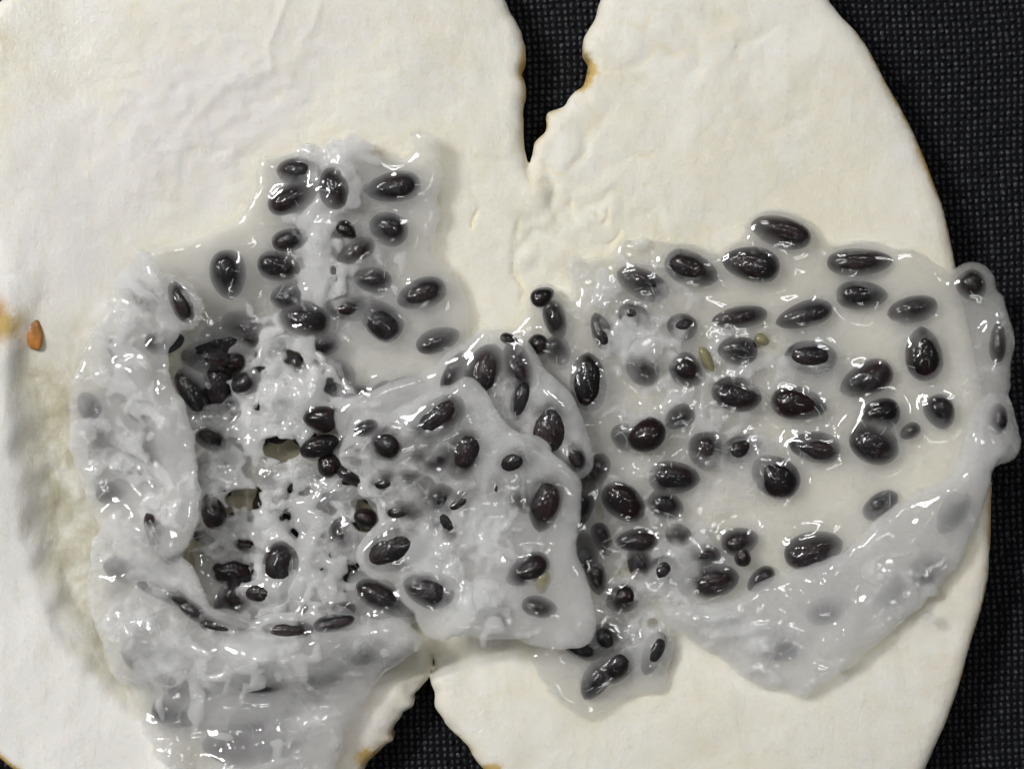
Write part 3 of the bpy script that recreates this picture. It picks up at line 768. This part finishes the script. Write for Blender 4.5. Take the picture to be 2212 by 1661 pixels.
LG = [(1046,704),(1086,722),(1130,748),(1182,792),(1216,832),(1246,874),(1272,935),(1278,970),(1262,1030),(1180,1060),(1000,1050),(850,1010),(740,960),(718,905),(724,872),(800,846),(860,818),(905,804),(950,782),(985,752),(1008,728)]
LP = [(1010,812),(1030,820),(1056,852),(1082,902),(1132,950),(1192,986),(1228,1002),(1256,1032),(1263,1068),(1251,1130),(1248,1190),(1266,1250),(1286,1310),(1293,1358),(1282,1386),(1252,1402),(1196,1405),(1130,1391),(1060,1384),(990,1372),(958,1388),(930,1386),(905,1362),(892,1320),(880,1270),(830,1236),(796,1226),(792,1180),(806,1140),(836,1122),(866,1116),(800,1090),(788,1062),(798,1040),(768,1020),(735,985),(734,950),(768,925),(850,888),(920,852),(966,832)]
INSIDE = {'R': in_poly(RS), 'U': in_poly(LU), 'D': in_poly(LW), 'W': in_poly(LW), 'P': in_poly(LP), 'G': in_poly(LG)}
SEEDS_R += deep_seeds(SEEDS_R, [('R', 1400, 1180, 70, 90, 4, .15, .35), ('R', 1320, 1400, 40, 50, 2, .1, .3), ('R', 1255, 1080, 30, 90, 3, .1, .3)], 5)
SEEDS_L += deep_seeds(SEEDS_L, [('U', 700, 470, 50, 110, 4, .15, .35), ('W', 500, 760, 50, 60, 3, .2, .5), ('W', 560, 1270, 90, 50, 3, .1, .4), ('D', 560, 840, 80, 80, 16, 0, 0), ('D', 560, 1010, 90, 60, 8, 0, 0), ('D', 600, 1200, 110, 90, 18, 0, 0), ('D', 760, 1050, 50, 90, 9, 0, 0), ('U', 800, 920, 60, 40, 3, 0, .2)], 6)
SEEDS_G += deep_seeds(SEEDS_G, [('P', 960, 1100, 120, 70, 5, -.05, .1), ('P', 860, 1010, 60, 50, 3, -.05, .1), ('G', 1120, 850, 70, 70, 3, 0, .2)], 7)

def build_right():
    root = thing('seedy_fruit_pulp', 'flat glistening sheet of translucent pulp full of black seeds, folded over along its lower edge', 'fruit pulp')
    f = Field(1050, 2240, 430, 1590, 84, 262, 3.6, 3.6)
    zr = rind_top(f.X, f.Y)
    d = sd_poly(f.X, f.Y, persp(chaikin(RS, 1), 150)) + f.n2(30, 41) * 3 + f.n2(13, 42) * 1.6
    T = 17 + f.n2(70, 43) * 2.5
    T = T + 7 * gauss(f.X, f.Y, [(1450, 760, 160, 160, 1), (1400, 1120, 150, 200, 1), (1300, 660, 80, 90, .6), (1470, 950, 140, 80, .8)])
    T = T + 16 * sstep(2050, 2130, f.X)
    zm = zr + 19 + f.n2(110, 44) * 4
    # ribs and ripples of the membrane
    zm += 7 * gauss(f.X, f.Y, [(1640, 600, 120, 14, -.6), (1560, 635, 120, 10, -.7), (2110, 880, 20, 60, 1.5)])
    top = zm + T
    f.sheet(d, zm, T, 36, 6)
    rough = gauss(f.X, f.Y, [(1420, 760, 170, 170, 1), (1430, 1120, 170, 160, 1), (1540, 930, 120, 90, .8), (1330, 1380, 90, 110, .5), (1250, 700, 90, 100, .8)])
    place_seeds([s for s in SEEDS_R if s[0] == 'R'], {'R': (f, top)}, None, root)
    fs = like(f)
    clots(fs, f, top, ((1300, 640, 60, 60, 26, 4), (1430, 740, 110, 70, 34, 3), (1570, 780, 100, 50, 24, 2), (1450, 880, 90, 50, 22, 3), (1560, 930, 80, 40, 16, 2), (1420, 1130, 110, 80, 34, 3), (1400, 1250, 90, 50, 20, 2), (1350, 1370, 60, 60, 12, 2), (1290, 1060, 40, 90, 14, 1), (1640, 800, 60, 40, 10, 4), (1360, 560, 60, 30, 8, 2), (1160, 700, 40, 40, 8, 2), (1540, 1180, 80, 60, 10, 2)), 77, in_poly(RS))
    # holes torn in the membrane
    for x, y, rx, ry, an in ((1527, 776, 13, 30, 70), (1646, 735, 15, 22, -35), (1360, 1225, 30, 9, -50), (1295, 1105, 8, 22, 70), (1412, 1345, 14, 10, 0)):
        f.ellipsoid((x, y, 140), (max(rx, ry), min(rx, ry), 70), math.radians(an), 6, True); fs.ellipsoid((x, y, 140), (max(rx, ry), min(rx, ry), 70), math.radians(an), 6, True)
    f.d += (noise3(f.shape, f.h, 22, 5) * 1.6 + noise3(f.shape, f.h, 11, 6) * .8) * (.35 + np.clip(rough, 0, 1))[:, :, None] + noise3(f.shape, f.h, 60, 7) * 1.5
    FIELDS_R.append(f)
    me, V = f.mesh('pulp_sheet', 1)
    gel_attr(me, V, lambda X, Y: .10 + gauss(X, Y, [(1400, 740, 130, 130, .42), (1560, 770, 130, 60, .4), (1420, 1130, 130, 150, .45), (1540, 930, 110, 70, .35), (1300, 640, 70, 90, .35), (1400, 1340, 100, 80, .4), (1640, 800, 80, 40, .3), (2150, 800, 60, 260, .35), (1750, 780, 300, 260, .06)]))
    link('pulp_sheet', me, M_GEL, root)
    clear_seeds(fs); fs.d += noise3(f.shape, f.h, 20, 8) * .9 + noise3(f.shape, f.h, 8, 9) * .7
    FIELDS_R.append(fs)
    me, V = fs.mesh('pulp_strands', 1); gel_attr(me, V, lambda X, Y: .22 + 0 * X)
    o = link('pulp_strands', me, M_CLOT, root); o['kind'] = 'stuff'; o['label'] = 'white ropy strands of pulp between the seeds'
    # the lower edge folded over onto the sheet
    g = Field(1400, 2230, 810, 1540, 110, 280, 3.6, 3.6)
    zr = rind_top(g.X, g.Y)
    d = sd_poly(g.X, g.Y, persp(chaikin(RF, 2), 190)) + g.n2(34, 51) * 3 + g.n2(12, 52) * 1.5
    ds = sd_line(g.X, g.Y, persp(chaikin([(2120, 850), (2085, 930), (2050, 1030), (1900, 1130), (1790, 1225), (1650, 1270), (1450, 1320)], 2, False), 190))
    T = 21 + g.n2(80, 53) * 3.5
    zm = zr + 38 + 26 * np.exp(-(ds / 70) ** 2) + g.n2(90, 54) * 7 + g.n2(40, 57) * 2.2
    for ln, a, w in (([(2100, 1010), (2010, 1100), (1960, 1180), (1930, 1230)], 12, 22), ([(1920, 1240), (1850, 1330), (1800, 1400)], 12, 20), ([(1560, 1380), (1660, 1350), (1740, 1370)], 9, 16), ([(1760, 1260), (1820, 1300), (1850, 1360)], 8, 18), ([(1500, 1350), (1600, 1330)], 8, 14), ([(2110, 900), (2150, 950)], 14, 16)):
        zm += a * np.exp(-(sd_line(g.X, g.Y, persp(chaikin(ln, 2, False), 190)) / w) ** 2)
    g.sheet(d, zm, T, 30, 6)
    place_seeds([s for s in SEEDS_R if s[0] == 'F'], {'F': (g, zm + T)}, None, root)
    for x, y, r_ in ((1880, 1228, 14), (1800, 1375, 14), (2000, 1330, 12), (1640, 1395, 16), (1700, 1290, 14), (2040, 1060, 16)):
        z = float((zm + T)[int((x - g.xs[0]) / g.h), int((y - g.ys[0]) / g.h)])
        g.ellipsoid((x, y, z - 4), (r_ * 1.4, r_, 10), .5, 14)
    g.d += noise3(g.shape, g.h, 26, 15) * 1.6 + noise3(g.shape, g.h, 12, 16) * .7 + np.abs(noise3(g.shape, g.h, 40, 17)) * 4 - 2
    FIELDS_R.append(g)
    me, V = g.mesh('folded_edge', 1)
    gel_attr(me, V, lambda X, Y: .15 + gauss(X, Y, [(1950, 1200, 60, 60, .25), (1640, 1390, 60, 30, .4), (1550, 1330, 90, 40, .2), (1740, 1480, 120, 40, .3), (1880, 1228, 20, 20, .5), (1800, 1375, 20, 20, .5)]))
    fs = like(g); tg = top_of(g)
    clots(fs, g, tg, ((1640, 1390, 60, 30, 10, 2), (1550, 1335, 70, 24, 8, 1), (1740, 1470, 70, 24, 8, 1), (1930, 1220, 60, 60, 8, 2), (2080, 1000, 30, 80, 8, 1)), 40, in_poly(RF), 10)
    fs.d += noise3(g.shape, g.h, 20, 18) * 2.4
    m2, V2 = fs.mesh('edge_strands', 1); gel_attr(m2, V2, lambda X, Y: .18 + 0 * X)
    o = link('edge_strands', m2, M_CLOT, root); o['kind'] = 'stuff'
    o = link('folded_edge', me, M_GEL_FOLD, root); o['label'] = 'bluish grey lip of pulp folded over the sheet'
    return root, f, top
RIGHT, FR, TOPR = build_right()

# ------------------------------------------------------------------ left-hand pulp
def build_left():
    root = thing('seedy_fruit_pulp', 'crumpled stringy mass of translucent pulp with torn holes, black seeds and curled grey rim', 'fruit pulp')
    f = Field(270, 1060, 270, 1430, 56, 262, 3.4, 3.4)
    zr = rind_top(f.X, f.Y)
    # upper lobe
    d = sd_poly(f.X, f.Y, persp(chaikin(LU, 1), 150)) + f.n2(26, 61) * 3 + f.n2(12, 62) * 1.5
    spine = np.exp(-(sd_line(f.X, f.Y, persp(chaikin([(760, 330), (720, 420), (690, 500), (690, 590), (660, 690), (600, 780), (560, 900)], 2, False), 160)) / 45) ** 2)
    T = 18 + f.n2(70, 63) * 2.5 + 6 * spine
    lift = np.exp(-((f.X - 925) / 110) ** 2 - ((f.Y - 310) / 90) ** 2) * 18 + 10 * np.exp(-((f.X - 950) / 40) ** 2 - ((f.Y - 430) / 120) ** 2)
    zmU = zr + 24 + f.n2(100, 64) * 5 + lift + spine * 12 - 12 * np.exp(-((f.X - 850) / 120) ** 2 - ((f.Y - 800) / 60) ** 2)
    f.sheet(d, zmU, T, 32, 6)
    topU = zmU + T
    # stringy web over the cavity
    dw = sd_poly(f.X, f.Y, persp(chaikin(LW, 2), 120)) + f.n2(28, 65) * 5
    zmW = np.maximum(zr + 40, 116 + 34 * sstep(90, 0, dw) * sstep(560, 700, f.X)) - 34 * sstep(600, 470, f.X) * sstep(640, 760, f.Y) + f.n2(60, 66) * 9 + f.n2(28, 67) * 5
    zmW = zmW - 20 * np.exp(-((f.X - 500) / 70) ** 2 - ((f.Y - 1230) / 80) ** 2)
    Tw = 8 + f.n2(30, 68) * 5
    f.sheet(dw, zmW, Tw, 22, 16)
    topW = zmW + Tw
    place_seeds([s for s in SEEDS_L if s[0] in 'UWD'], {'U': (f, topU), 'W': (f, topW), 'D': (f, np.maximum(zr + 34, 56) + f.n2(70, 69) * 8)}, None, root)
    r = np.random.default_rng(9)
    fs = like(f)
    def zat(t, x, y): return float(t[min(max(int((x - f.xs[0]) / f.h), 0), f.shape[0] - 1), min(max(int((y - f.ys[0]) / f.h), 0), f.shape[1] - 1)])
    clots(fs, f, np.where(dw > 8, topW, topU), ((625, 840, 80, 70, 70, 26), (580, 930, 80, 50, 44, 14), (480, 1040, 40, 120, 26, 12), (640, 1090, 100, 60, 50, 12), (620, 1230, 110, 80, 90, 20), (560, 1310, 90, 30, 18, 4), (700, 1260, 60, 60, 24, 5), (440, 820, 40, 90, 12, 6)), 9, in_poly(LW))
    clots(fs, f, topU, ((690, 560, 34, 140, 84, 16), (740, 400, 44, 60, 34, 10), (650, 690, 60, 40, 20, 5), (760, 322, 70, 14, 22, 6), (680, 338, 50, 14, 14, 4), (780, 620, 60, 60, 12, 3), (620, 720, 70, 40, 16, 4)), 10, in_poly(LU))
    # named strands seen across the holes
    for ln, ra in (([(430, 800), (500, 770), (560, 730), (640, 700)], 9), ([(440, 860), (510, 830), (555, 790), (575, 740)], 7), ([(740, 380), (700, 430), (660, 470), (650, 520)], 11), ([(770, 440), (735, 425)], 10), ([(800, 320), (770, 312), (750, 335)], 8), ([(770, 310), (790, 340), (815, 350)], 7),
                   ([(620, 1170), (640, 1240), (600, 1320)], 11), ([(690, 1130), (660, 1200), (640, 1290)], 10), ([(600, 690), (640, 680), (660, 740), (640, 765)], 12), ([(560, 1130), (590, 1120), (620, 1180)], 12), ([(700, 610), (680, 690), (665, 780)], 9), ([(730, 520), (745, 580), (735, 630)], 8), ([(820, 870), (760, 880), (720, 870)], 5)):
        pts = []
        for x, y in chaikin(ln, 2, False):
            z = max(zat(topU, x, y) if y < 700 else zat(topW, x, y), 0) + 3
            q = persp(np.array([x, y]), z); pts.append((q[0], q[1], z, ra * r.uniform(.75, 1.15)))
        fs.capsule(pts, 10)
    for q, (x, y, rx, ry, an) in enumerate(HOLES):
        x, y = persp(np.array([x, y]), 130)
        deep = 75 if y > 720 else 26
        cz = 120 if y > 720 else zat(topU, x, y) - 6
        ragged_hole(f, (x, y, cz), (rx * 1.15, ry * 1.15, deep), math.radians(an), q)
        if rx > 20 or y < 720: ragged_hole(fs, (x, y, cz), (rx * .9, ry * .9, deep), math.radians(an), q)
    # the web sinks away along the curled rim
    for ln in ([(418, 720), (408, 800), (432, 880), (452, 960), (460, 1060), (455, 1150), (440, 1200)], [(462, 1290), (520, 1330), (620, 1345), (720, 1325)]):
        f.capsule([(*persp(p, 160), 168, 17 + 6 * math.sin(i * 1.7)) for i, p in enumerate(chaikin(ln, 2, False))], 12, 1.6, True)
    rough = np.clip(sstep(-20, 30, dw) + .8 * spine, 0, 1)
    f.d += (noise3(f.shape, f.h, 20, 25) * 2.2 + noise3(f.shape, f.h, 10, 26) * 1.1) * (.3 + rough)[:, :, None] + noise3(f.shape, f.h, 55, 27) * 1.6
    FIELDS_L.append(f)
    me, V = f.mesh('pulp_web', 1)
    gel_attr(me, V, lambda X, Y: .10 + gauss(X, Y, [(610, 850, 110, 90, .7), (560, 980, 110, 90, .5), (620, 1220, 140, 110, .55), (690, 560, 50, 170, .6), (740, 370, 60, 60, .4), (650, 720, 90, 50, .45)]))
    link('pulp_web', me, M_GEL_WEB, root)
    clear_seeds(fs); fs.d += noise3(f.shape, f.h, 16, 28) * 1.2 + noise3(f.shape, f.h, 8, 29) * .8
    FIELDS_L.append(fs)
    me, V = fs.mesh('pulp_strands', 1); gel_attr(me, V, lambda X, Y: .24 + 0 * X)
    o = link('pulp_strands', me, M_CLOT, root); o['kind'] = 'stuff'; o['label'] = 'white torn strands and clots over the hollow'
    # curled rim standing up on the left and rolling round the bottom
    g = Field(110, 960, 510, 1760, 60, 300, 3.8, 3.8)
    zr = rind_top(g.X, g.Y)
    d = sd_poly(g.X, g.Y, persp(chaikin(LL, 2), 190)) + g.n2(40, 71) * 4 + g.n2(15, 72) * 2
    inner = sd_line(g.X, g.Y, persp(chaikin([(330, 545), (366, 600), (398, 690), (370, 765), (404, 870), (432, 960), (440, 1090), (400, 1190)], 2, False), 190))
    up = np.exp(-(inner / 95) ** 2)
    zmL = np.maximum(zr + 28, 122) + 108 * up + g.n2(75, 73) * 15 + g.n2(34, 74) * 7
    TL = 22 + g.n2(60, 75) * 4
    g.sheet(d, zmL, TL, 18, 6)
    d = sd_poly(g.X, g.Y, persp(chaikin(LM, 2), 180)) + g.n2(40, 76) * 4 + g.n2(15, 77) * 2
    inner = sd_line(g.X, g.Y, persp(chaikin([(300, 1130), (376, 1170), (430, 1216), (455, 1296), (520, 1342), (620, 1354), (770, 1336), (890, 1350)], 2, False), 190))
    roll = sd_line(g.X, g.Y, persp(chaikin([(270, 1330), (330, 1400), (450, 1440), (600, 1440), (760, 1410), (880, 1380)], 2, False), 190))
    zmM = np.maximum(zr + 32, 140) + 52 * np.exp(-(inner / 45) ** 2) + 62 * np.exp(-(roll / 70) ** 2) + g.n2(80, 78) * 11 + g.n2(120, 79, 34) * 8
    for ln, a, w in (([(226, 1330), (232, 1290), (282, 1268), (345, 1272), (398, 1310), (440, 1345), (520, 1368), (620, 1372), (700, 1352), (780, 1340)], -34, 15), ([(250, 1500), (330, 1490), (470, 1500), (600, 1490), (720, 1460)], -10, 16), ([(330, 1600), (450, 1570), (560, 1575), (640, 1550)], -12, 16),
                     ([(430, 1530), (520, 1540), (600, 1530)], 10, 16), ([(500, 1620), (580, 1605), (640, 1590)], 12, 18), ([(215, 1200), (280, 1180), (340, 1190)], -12, 14), ([(860, 1340), (820, 1400), (740, 1440)], -8, 14), ([(280, 1380), (330, 1440), (350, 1500)], 9, 18)):
        zmM += a * np.exp(-(sd_line(g.X, g.Y, persp(chaikin(ln, 2, False), 190)) / w) ** 2)
    TM = 24 + g.n2(60, 80) * 4
    g.sheet(d, zmM, TM, 30, 10)
    place_seeds([s for s in SEEDS_L if s[0] in 'LM'], {'L': (g, zmL + TL), 'M': (g, zmM + TM)}, None, root)
    for x, y, rx, t in ((270, 1340, 40, zmM), (330, 1335, 26, zmM), (850, 1340, 20, zmM), (300, 700, 40, zmL), (330, 620, 34, zmL), (270, 820, 44, zmL), (300, 960, 50, zmL), (250, 1020, 36, zmL), (350, 1010, 36, zmL), (620, 1590, 50, zmM), (420, 1500, 60, zmM)):
        z = float(t[int((x - g.xs[0]) / g.h), int((y - g.ys[0]) / g.h)]) + 10
        g.ellipsoid((x, y, z), (rx, rx * .6, 18), .8, 26)
    wr = np.abs(noise3(g.shape, g.h, 46, 37)); g.d += (wr - .6) * 7.0 + np.abs(noise3(g.shape, g.h, 22, 34)) * 2.4
    g.d += noise3(g.shape, g.h, 34, 35) * 2.5 + noise3(g.shape, g.h, 16, 36) * 1.2
    FIELDS_L.append(g)
    me, V = g.mesh('curled_rim', 1)
    gel_attr(me, V, lambda X, Y: .34 + gauss(X, Y, [(280, 640, 40, 80, .35), (270, 830, 90, 110, .3), (300, 1000, 80, 100, .3), (300, 1330, 60, 30, .35), (350, 1440, 90, 30, .3), (620, 1600, 60, 30, .3), (700, 1380, 180, 30, .2), (560, 1560, 120, 60, -.22)]))
    fs = like(g); tg = top_of(g); il, im = in_poly(LL), in_poly(LM)
    clots(fs, g, tg, ((285, 640, 30, 60, 16, 4), (270, 800, 60, 60, 26, 7), (280, 950, 70, 80, 30, 7), (330, 1080, 50, 60, 18, 4), (260, 1180, 50, 30, 12, 3), (300, 1340, 60, 30, 16, 5), (420, 1440, 130, 30, 26, 3), (660, 1420, 140, 30, 24, 3), (420, 1560, 80, 40, 6, 1), (620, 1610, 50, 20, 6, 2), (200, 900, 30, 100, 12, 3)), 39, lambda x, y: il(x, y, 12) or im(x, y, 12), 3)
    fs.d += noise3(g.shape, g.h, 20, 38) * 2.4
    m2, V2 = fs.mesh('rim_strands', 1); gel_attr(m2, V2, lambda X, Y: .20 + 0 * X)
    o = link('rim_strands', m2, M_CLOT, root); o['kind'] = 'stuff'; o['label'] = 'cloudy white streaks inside the curled rim'
    o = link('curled_rim', me, M_GEL_RIM, root); o['label'] = 'milky grey curled rim of the pulp'
    # the double flap folded across the middle
    h = Field(700, 1320, 680, 1430, 100, 330, 3.4, 3.4)
    zr = rind_top(h.X, h.Y)
    d = sd_poly(h.X, h.Y, persp(chaikin(LG, 2), 180)) + h.n2(30, 81) * 2.5
    T = 18 + h.n2(60, 82) * 2
    zmG = np.maximum(zr + 76, 154) + h.n2(90, 83) * 5 + 14 * np.exp(-(sd_line(h.X, h.Y, persp(chaikin([(1046, 715), (1100, 800), (1200, 900), (1260, 1000)], 1, False), 180)) / 60) ** 2)
    h.sheet(d, zmG, T, 24, 6)
    topG = zmG + T
    d = sd_poly(h.X, h.Y, persp(chaikin(LP, 2), 255)) + h.n2(30, 84) * 2.5 + h.n2(12, 85) * 1.2
    T2 = 19 + h.n2(60, 86) * 2.5
    zmP = np.maximum(zr + 134, 218) + h.n2(90, 87) * 6 + 12 * np.exp(-((h.X - 1230) / 70) ** 2) - 10 * np.exp(-((h.Y - 1390) / 50) ** 2) + 16 * np.exp(-(sd_line(h.X, h.Y, persp(np.array([(1015, 830), (1130, 955), (1240, 1015)]), 215)) / 40) ** 2)
    h2 = Field(700, 1320, 780, 1430, 110, 340, 3.4, 3.4)
    ky = int(round((780 - 680) / 3.4))
    def cutrows(a): return a[:h2.shape[0], ky:ky + h2.shape[1]]
    def fit(a):
        b = cutrows(a)
        if b.shape[1] < h2.shape[1]: b = np.pad(b, ((0, 0), (0, h2.shape[1] - b.shape[1])), mode='edge')
        return b
    h2.ys = (h.ys[0] + (ky + np.arange(h2.shape[1])) * h.h).astype(np.float32); h2.X, h2.Y = np.meshgrid(h2.xs, h2.ys, indexing='ij')
    d2, zmP, T2 = fit(d), fit(zmP), fit(T2)
    h2.sheet(d2, zmP, T2, 26, 6)
    topP = zmP + T2
    place_seeds([s for s in SEEDS_G if s[0] == 'G'], {'G': (h, topG)}, None, root)
    place_seeds([s for s in SEEDS_G if s[0] == 'P'], {'P': (h2, topP)}, None, root)
    h.d += noise3(h.shape, h.h, 24, 45) * 1.4 + noise3(h.shape, h.h, 55, 46) * 1.5
    FIELDS_L.append(h)
    me, V = h.mesh('pulp_ridge', 1)
    gel_attr(me, V, lambda X, Y: .14 + gauss(X, Y, [(1150, 850, 80, 100, .3), (1240, 960, 40, 60, .3)]))
    link('pulp_ridge', me, M_GEL_FLAP, root)
    fs = like(h2)
    clots(fs, h2, topP, ((880, 1000, 120, 50, 26, 5), (1040, 1140, 100, 60, 40, 8), (840, 1080, 40, 50, 18, 4), (950, 1200, 70, 40, 22, 5), (1050, 1310, 80, 40, 16, 6)), 19, in_poly(LP))
    h2.d += noise3(h2.shape, h2.h, 24, 55) * 1.4 + noise3(h2.shape, h2.h, 12, 56) * .6 + noise3(h2.shape, h2.h, 55, 57) * 1.5
    FIELDS_L.append(h2)
    me, V = h2.mesh('folded_flap', 1)
    gel_attr(me, V, lambda X, Y: .26 + gauss(X, Y, [(1040, 1140, 120, 70, .45), (950, 1180, 90, 60, .35), (830, 1060, 60, 70, .35), (1050, 1310, 80, 60, .5), (880, 960, 120, 40, .2)]))
    clear_seeds(fs); fs.d += noise3(h2.shape, h2.h, 16, 58) * 1.1 + noise3(h2.shape, h2.h, 8, 59) * .7
    FIELDS_L.append(fs)
    m2, V2 = fs.mesh('flap_strands', 1); gel_attr(m2, V2, lambda X, Y: .20 + 0 * X)
    o = link('flap_strands', m2, M_CLOT, root); o['kind'] = 'stuff'
    o = link('folded_flap', me, M_GEL_FLAP, root); o['label'] = 'triangular flap of seedy pulp folded across the middle'
    return root
LEFT = build_left()
build_rind()

# ------------------------------------------------------------------ small things
def fibres(parent, fields, spots, count, seed, name='pulp_fibre'):
    """hair-fine strands lying on the wet surface"""
    r = np.random.default_rng(seed); V = []; F = []
    tops = [(f, top_of(f)) for f in fields]
    def z_at(x, y):
        z = 0
        for f, t in tops:
            i, j = int((x - f.xs[0]) / f.h), int((y - f.ys[0]) / f.h)
            if 0 <= i < f.shape[0] and 0 <= j < f.shape[1]: z = max(z, float(t[i, j]))
        return z
    for _ in range(count):
        cx, cy, sx, sy = spots[r.integers(len(spots))]
        x, y = r.normal(cx, sx), r.normal(cy, sy); a = r.uniform(0, 2 * math.pi); cv = r.normal(0, .12); L = r.uniform(4, 9)
        n = r.integers(4, 8); rad = r.uniform(.3, .6)
        pts = []
        for i in range(n):
            z = z_at(x, y)
            if z < 60: break
            pts.append((x, y, z)); x += math.cos(a) * L; y += math.sin(a) * L; a += cv + r.normal(0, .12)
        if len(pts) < 4: continue
        P = np.array(pts); P[1:-1, 2] = np.maximum(P[1:-1, 2], (P[:-2, 2] + P[2:, 2]) / 2); P[:, 2] += 1.2
        b0 = len(V)
        for i, p in enumerate(P):
            t = P[min(i + 1, len(P) - 1)] - P[max(i - 1, 0)]; t /= np.linalg.norm(t)
            sd = np.cross(t, (0, 0, 1)); sd /= np.linalg.norm(sd) + 1e-6; up = np.cross(sd, t)
            rr = rad * (.35 if i in (0, len(P) - 1) else 1)
            for q in range(4):
                V.append(p + rr * (math.cos(q * math.pi / 2) * sd + math.sin(q * math.pi / 2) * up))
            if i:
                for q in range(4):
                    k = b0 + 4 * i; F.append((k + q, k + (q + 1) % 4, k - 4 + (q + 1) % 4, k - 4 + q))
    me = make_mesh(name, np.array(V), np.array(F)); o = link(name, me, M_FIBRE, parent); o['kind'] = 'stuff'
    return o
fibres(RIGHT, FIELDS_R, [(x, y, 26, 20) for _, x, y, *_r in SEEDS_R] + [(1430, 760, 80, 80), (1420, 1120, 80, 90)], 130, 3)
fibres(LEFT, FIELDS_L, [(x, y, 26, 20) for _, x, y, *_r in SEEDS_L + SEEDS_G] + [(600, 850, 70, 70), (620, 1230, 80, 60), (690, 560, 25, 90)], 150, 4)

def pale_seed(parent, x, y, z, ln, wd, an, hz=None):
    me = PALE_ME
    q = persp(np.array([x, y]), z)
    o = link('pale_seed', me, None, parent, W(q[0], q[1], z)); o.scale = (ln / 2 * S, wd / 2 * S, (hz or wd / 2) * S); o.rotation_euler = (0, .1, -math.radians(an))
    o['label'] = 'pale yellowish unripe seed'
PALE_ME = seed_mesh('pale_seed', 40, .3); PALE_ME.materials.append(M_PALE)
def surf(fields, x, y):
    z = 0
    for f in fields:
        i, j = int((x - f.xs[0]) / f.h), int((y - f.ys[0]) / f.h)
        if 0 <= i < f.shape[0] and 0 <= j < f.shape[1]:
            c = np.nonzero(f.d[i, j] < 0)[0]
            if len(c): z = max(z, float(f.zs[c[-1]]))
    return z
pale_seed(RIGHT, 1527, 776, 122, 60, 22, 62); pale_seed(RIGHT, 1646, 734, 118, 34, 22, 28)
for x, y, l, w, a in ((1172, 1256, 50, 32, 95),):
    pale_seed(LEFT, x, y, surf(FIELDS_L, x, y) - w * .52, l, w, a)

def sap(x, y, ln, wd, an, label):
    f, t = RIND
    z = float(t[int((x - f.xs[0]) / f.h), int((y - f.ys[0]) / f.h)])
    q = persp(np.array([x, y]), z)
    z = float(t[int((q[0] - f.xs[0]) / f.h), int((q[1] - f.ys[0]) / f.h)])
    me = seed_mesh('sap_drop', ln, .0)
    for v in me.vertices:
        n = (abs(v.co.x) ** 3 + abs(v.co.y) ** 3) ** (1 / 3) + 1e-6; m = math.hypot(v.co.x, v.co.y) + 1e-6
        v.co.x *= m / n * (1 + .04 * math.sin(3 * v.co.y)); v.co.y *= m / n * (1 + .06 * math.sin(4 * v.co.x + 1))
    me.materials.append(M_SAP)
    o = link('sap_drop', me, None, None, W(q[0], q[1], z + 1)); o.scale = (ln / 2 * S, wd / 2 * S, 7 * S); o.rotation_euler = (0, 0, -math.radians(an))
    o['label'] = label; o['category'] = 'sap drop'
sap(72, 722, 66, 34, 84, 'small upright amber brown sap drop on the white rim beside the orange stain')
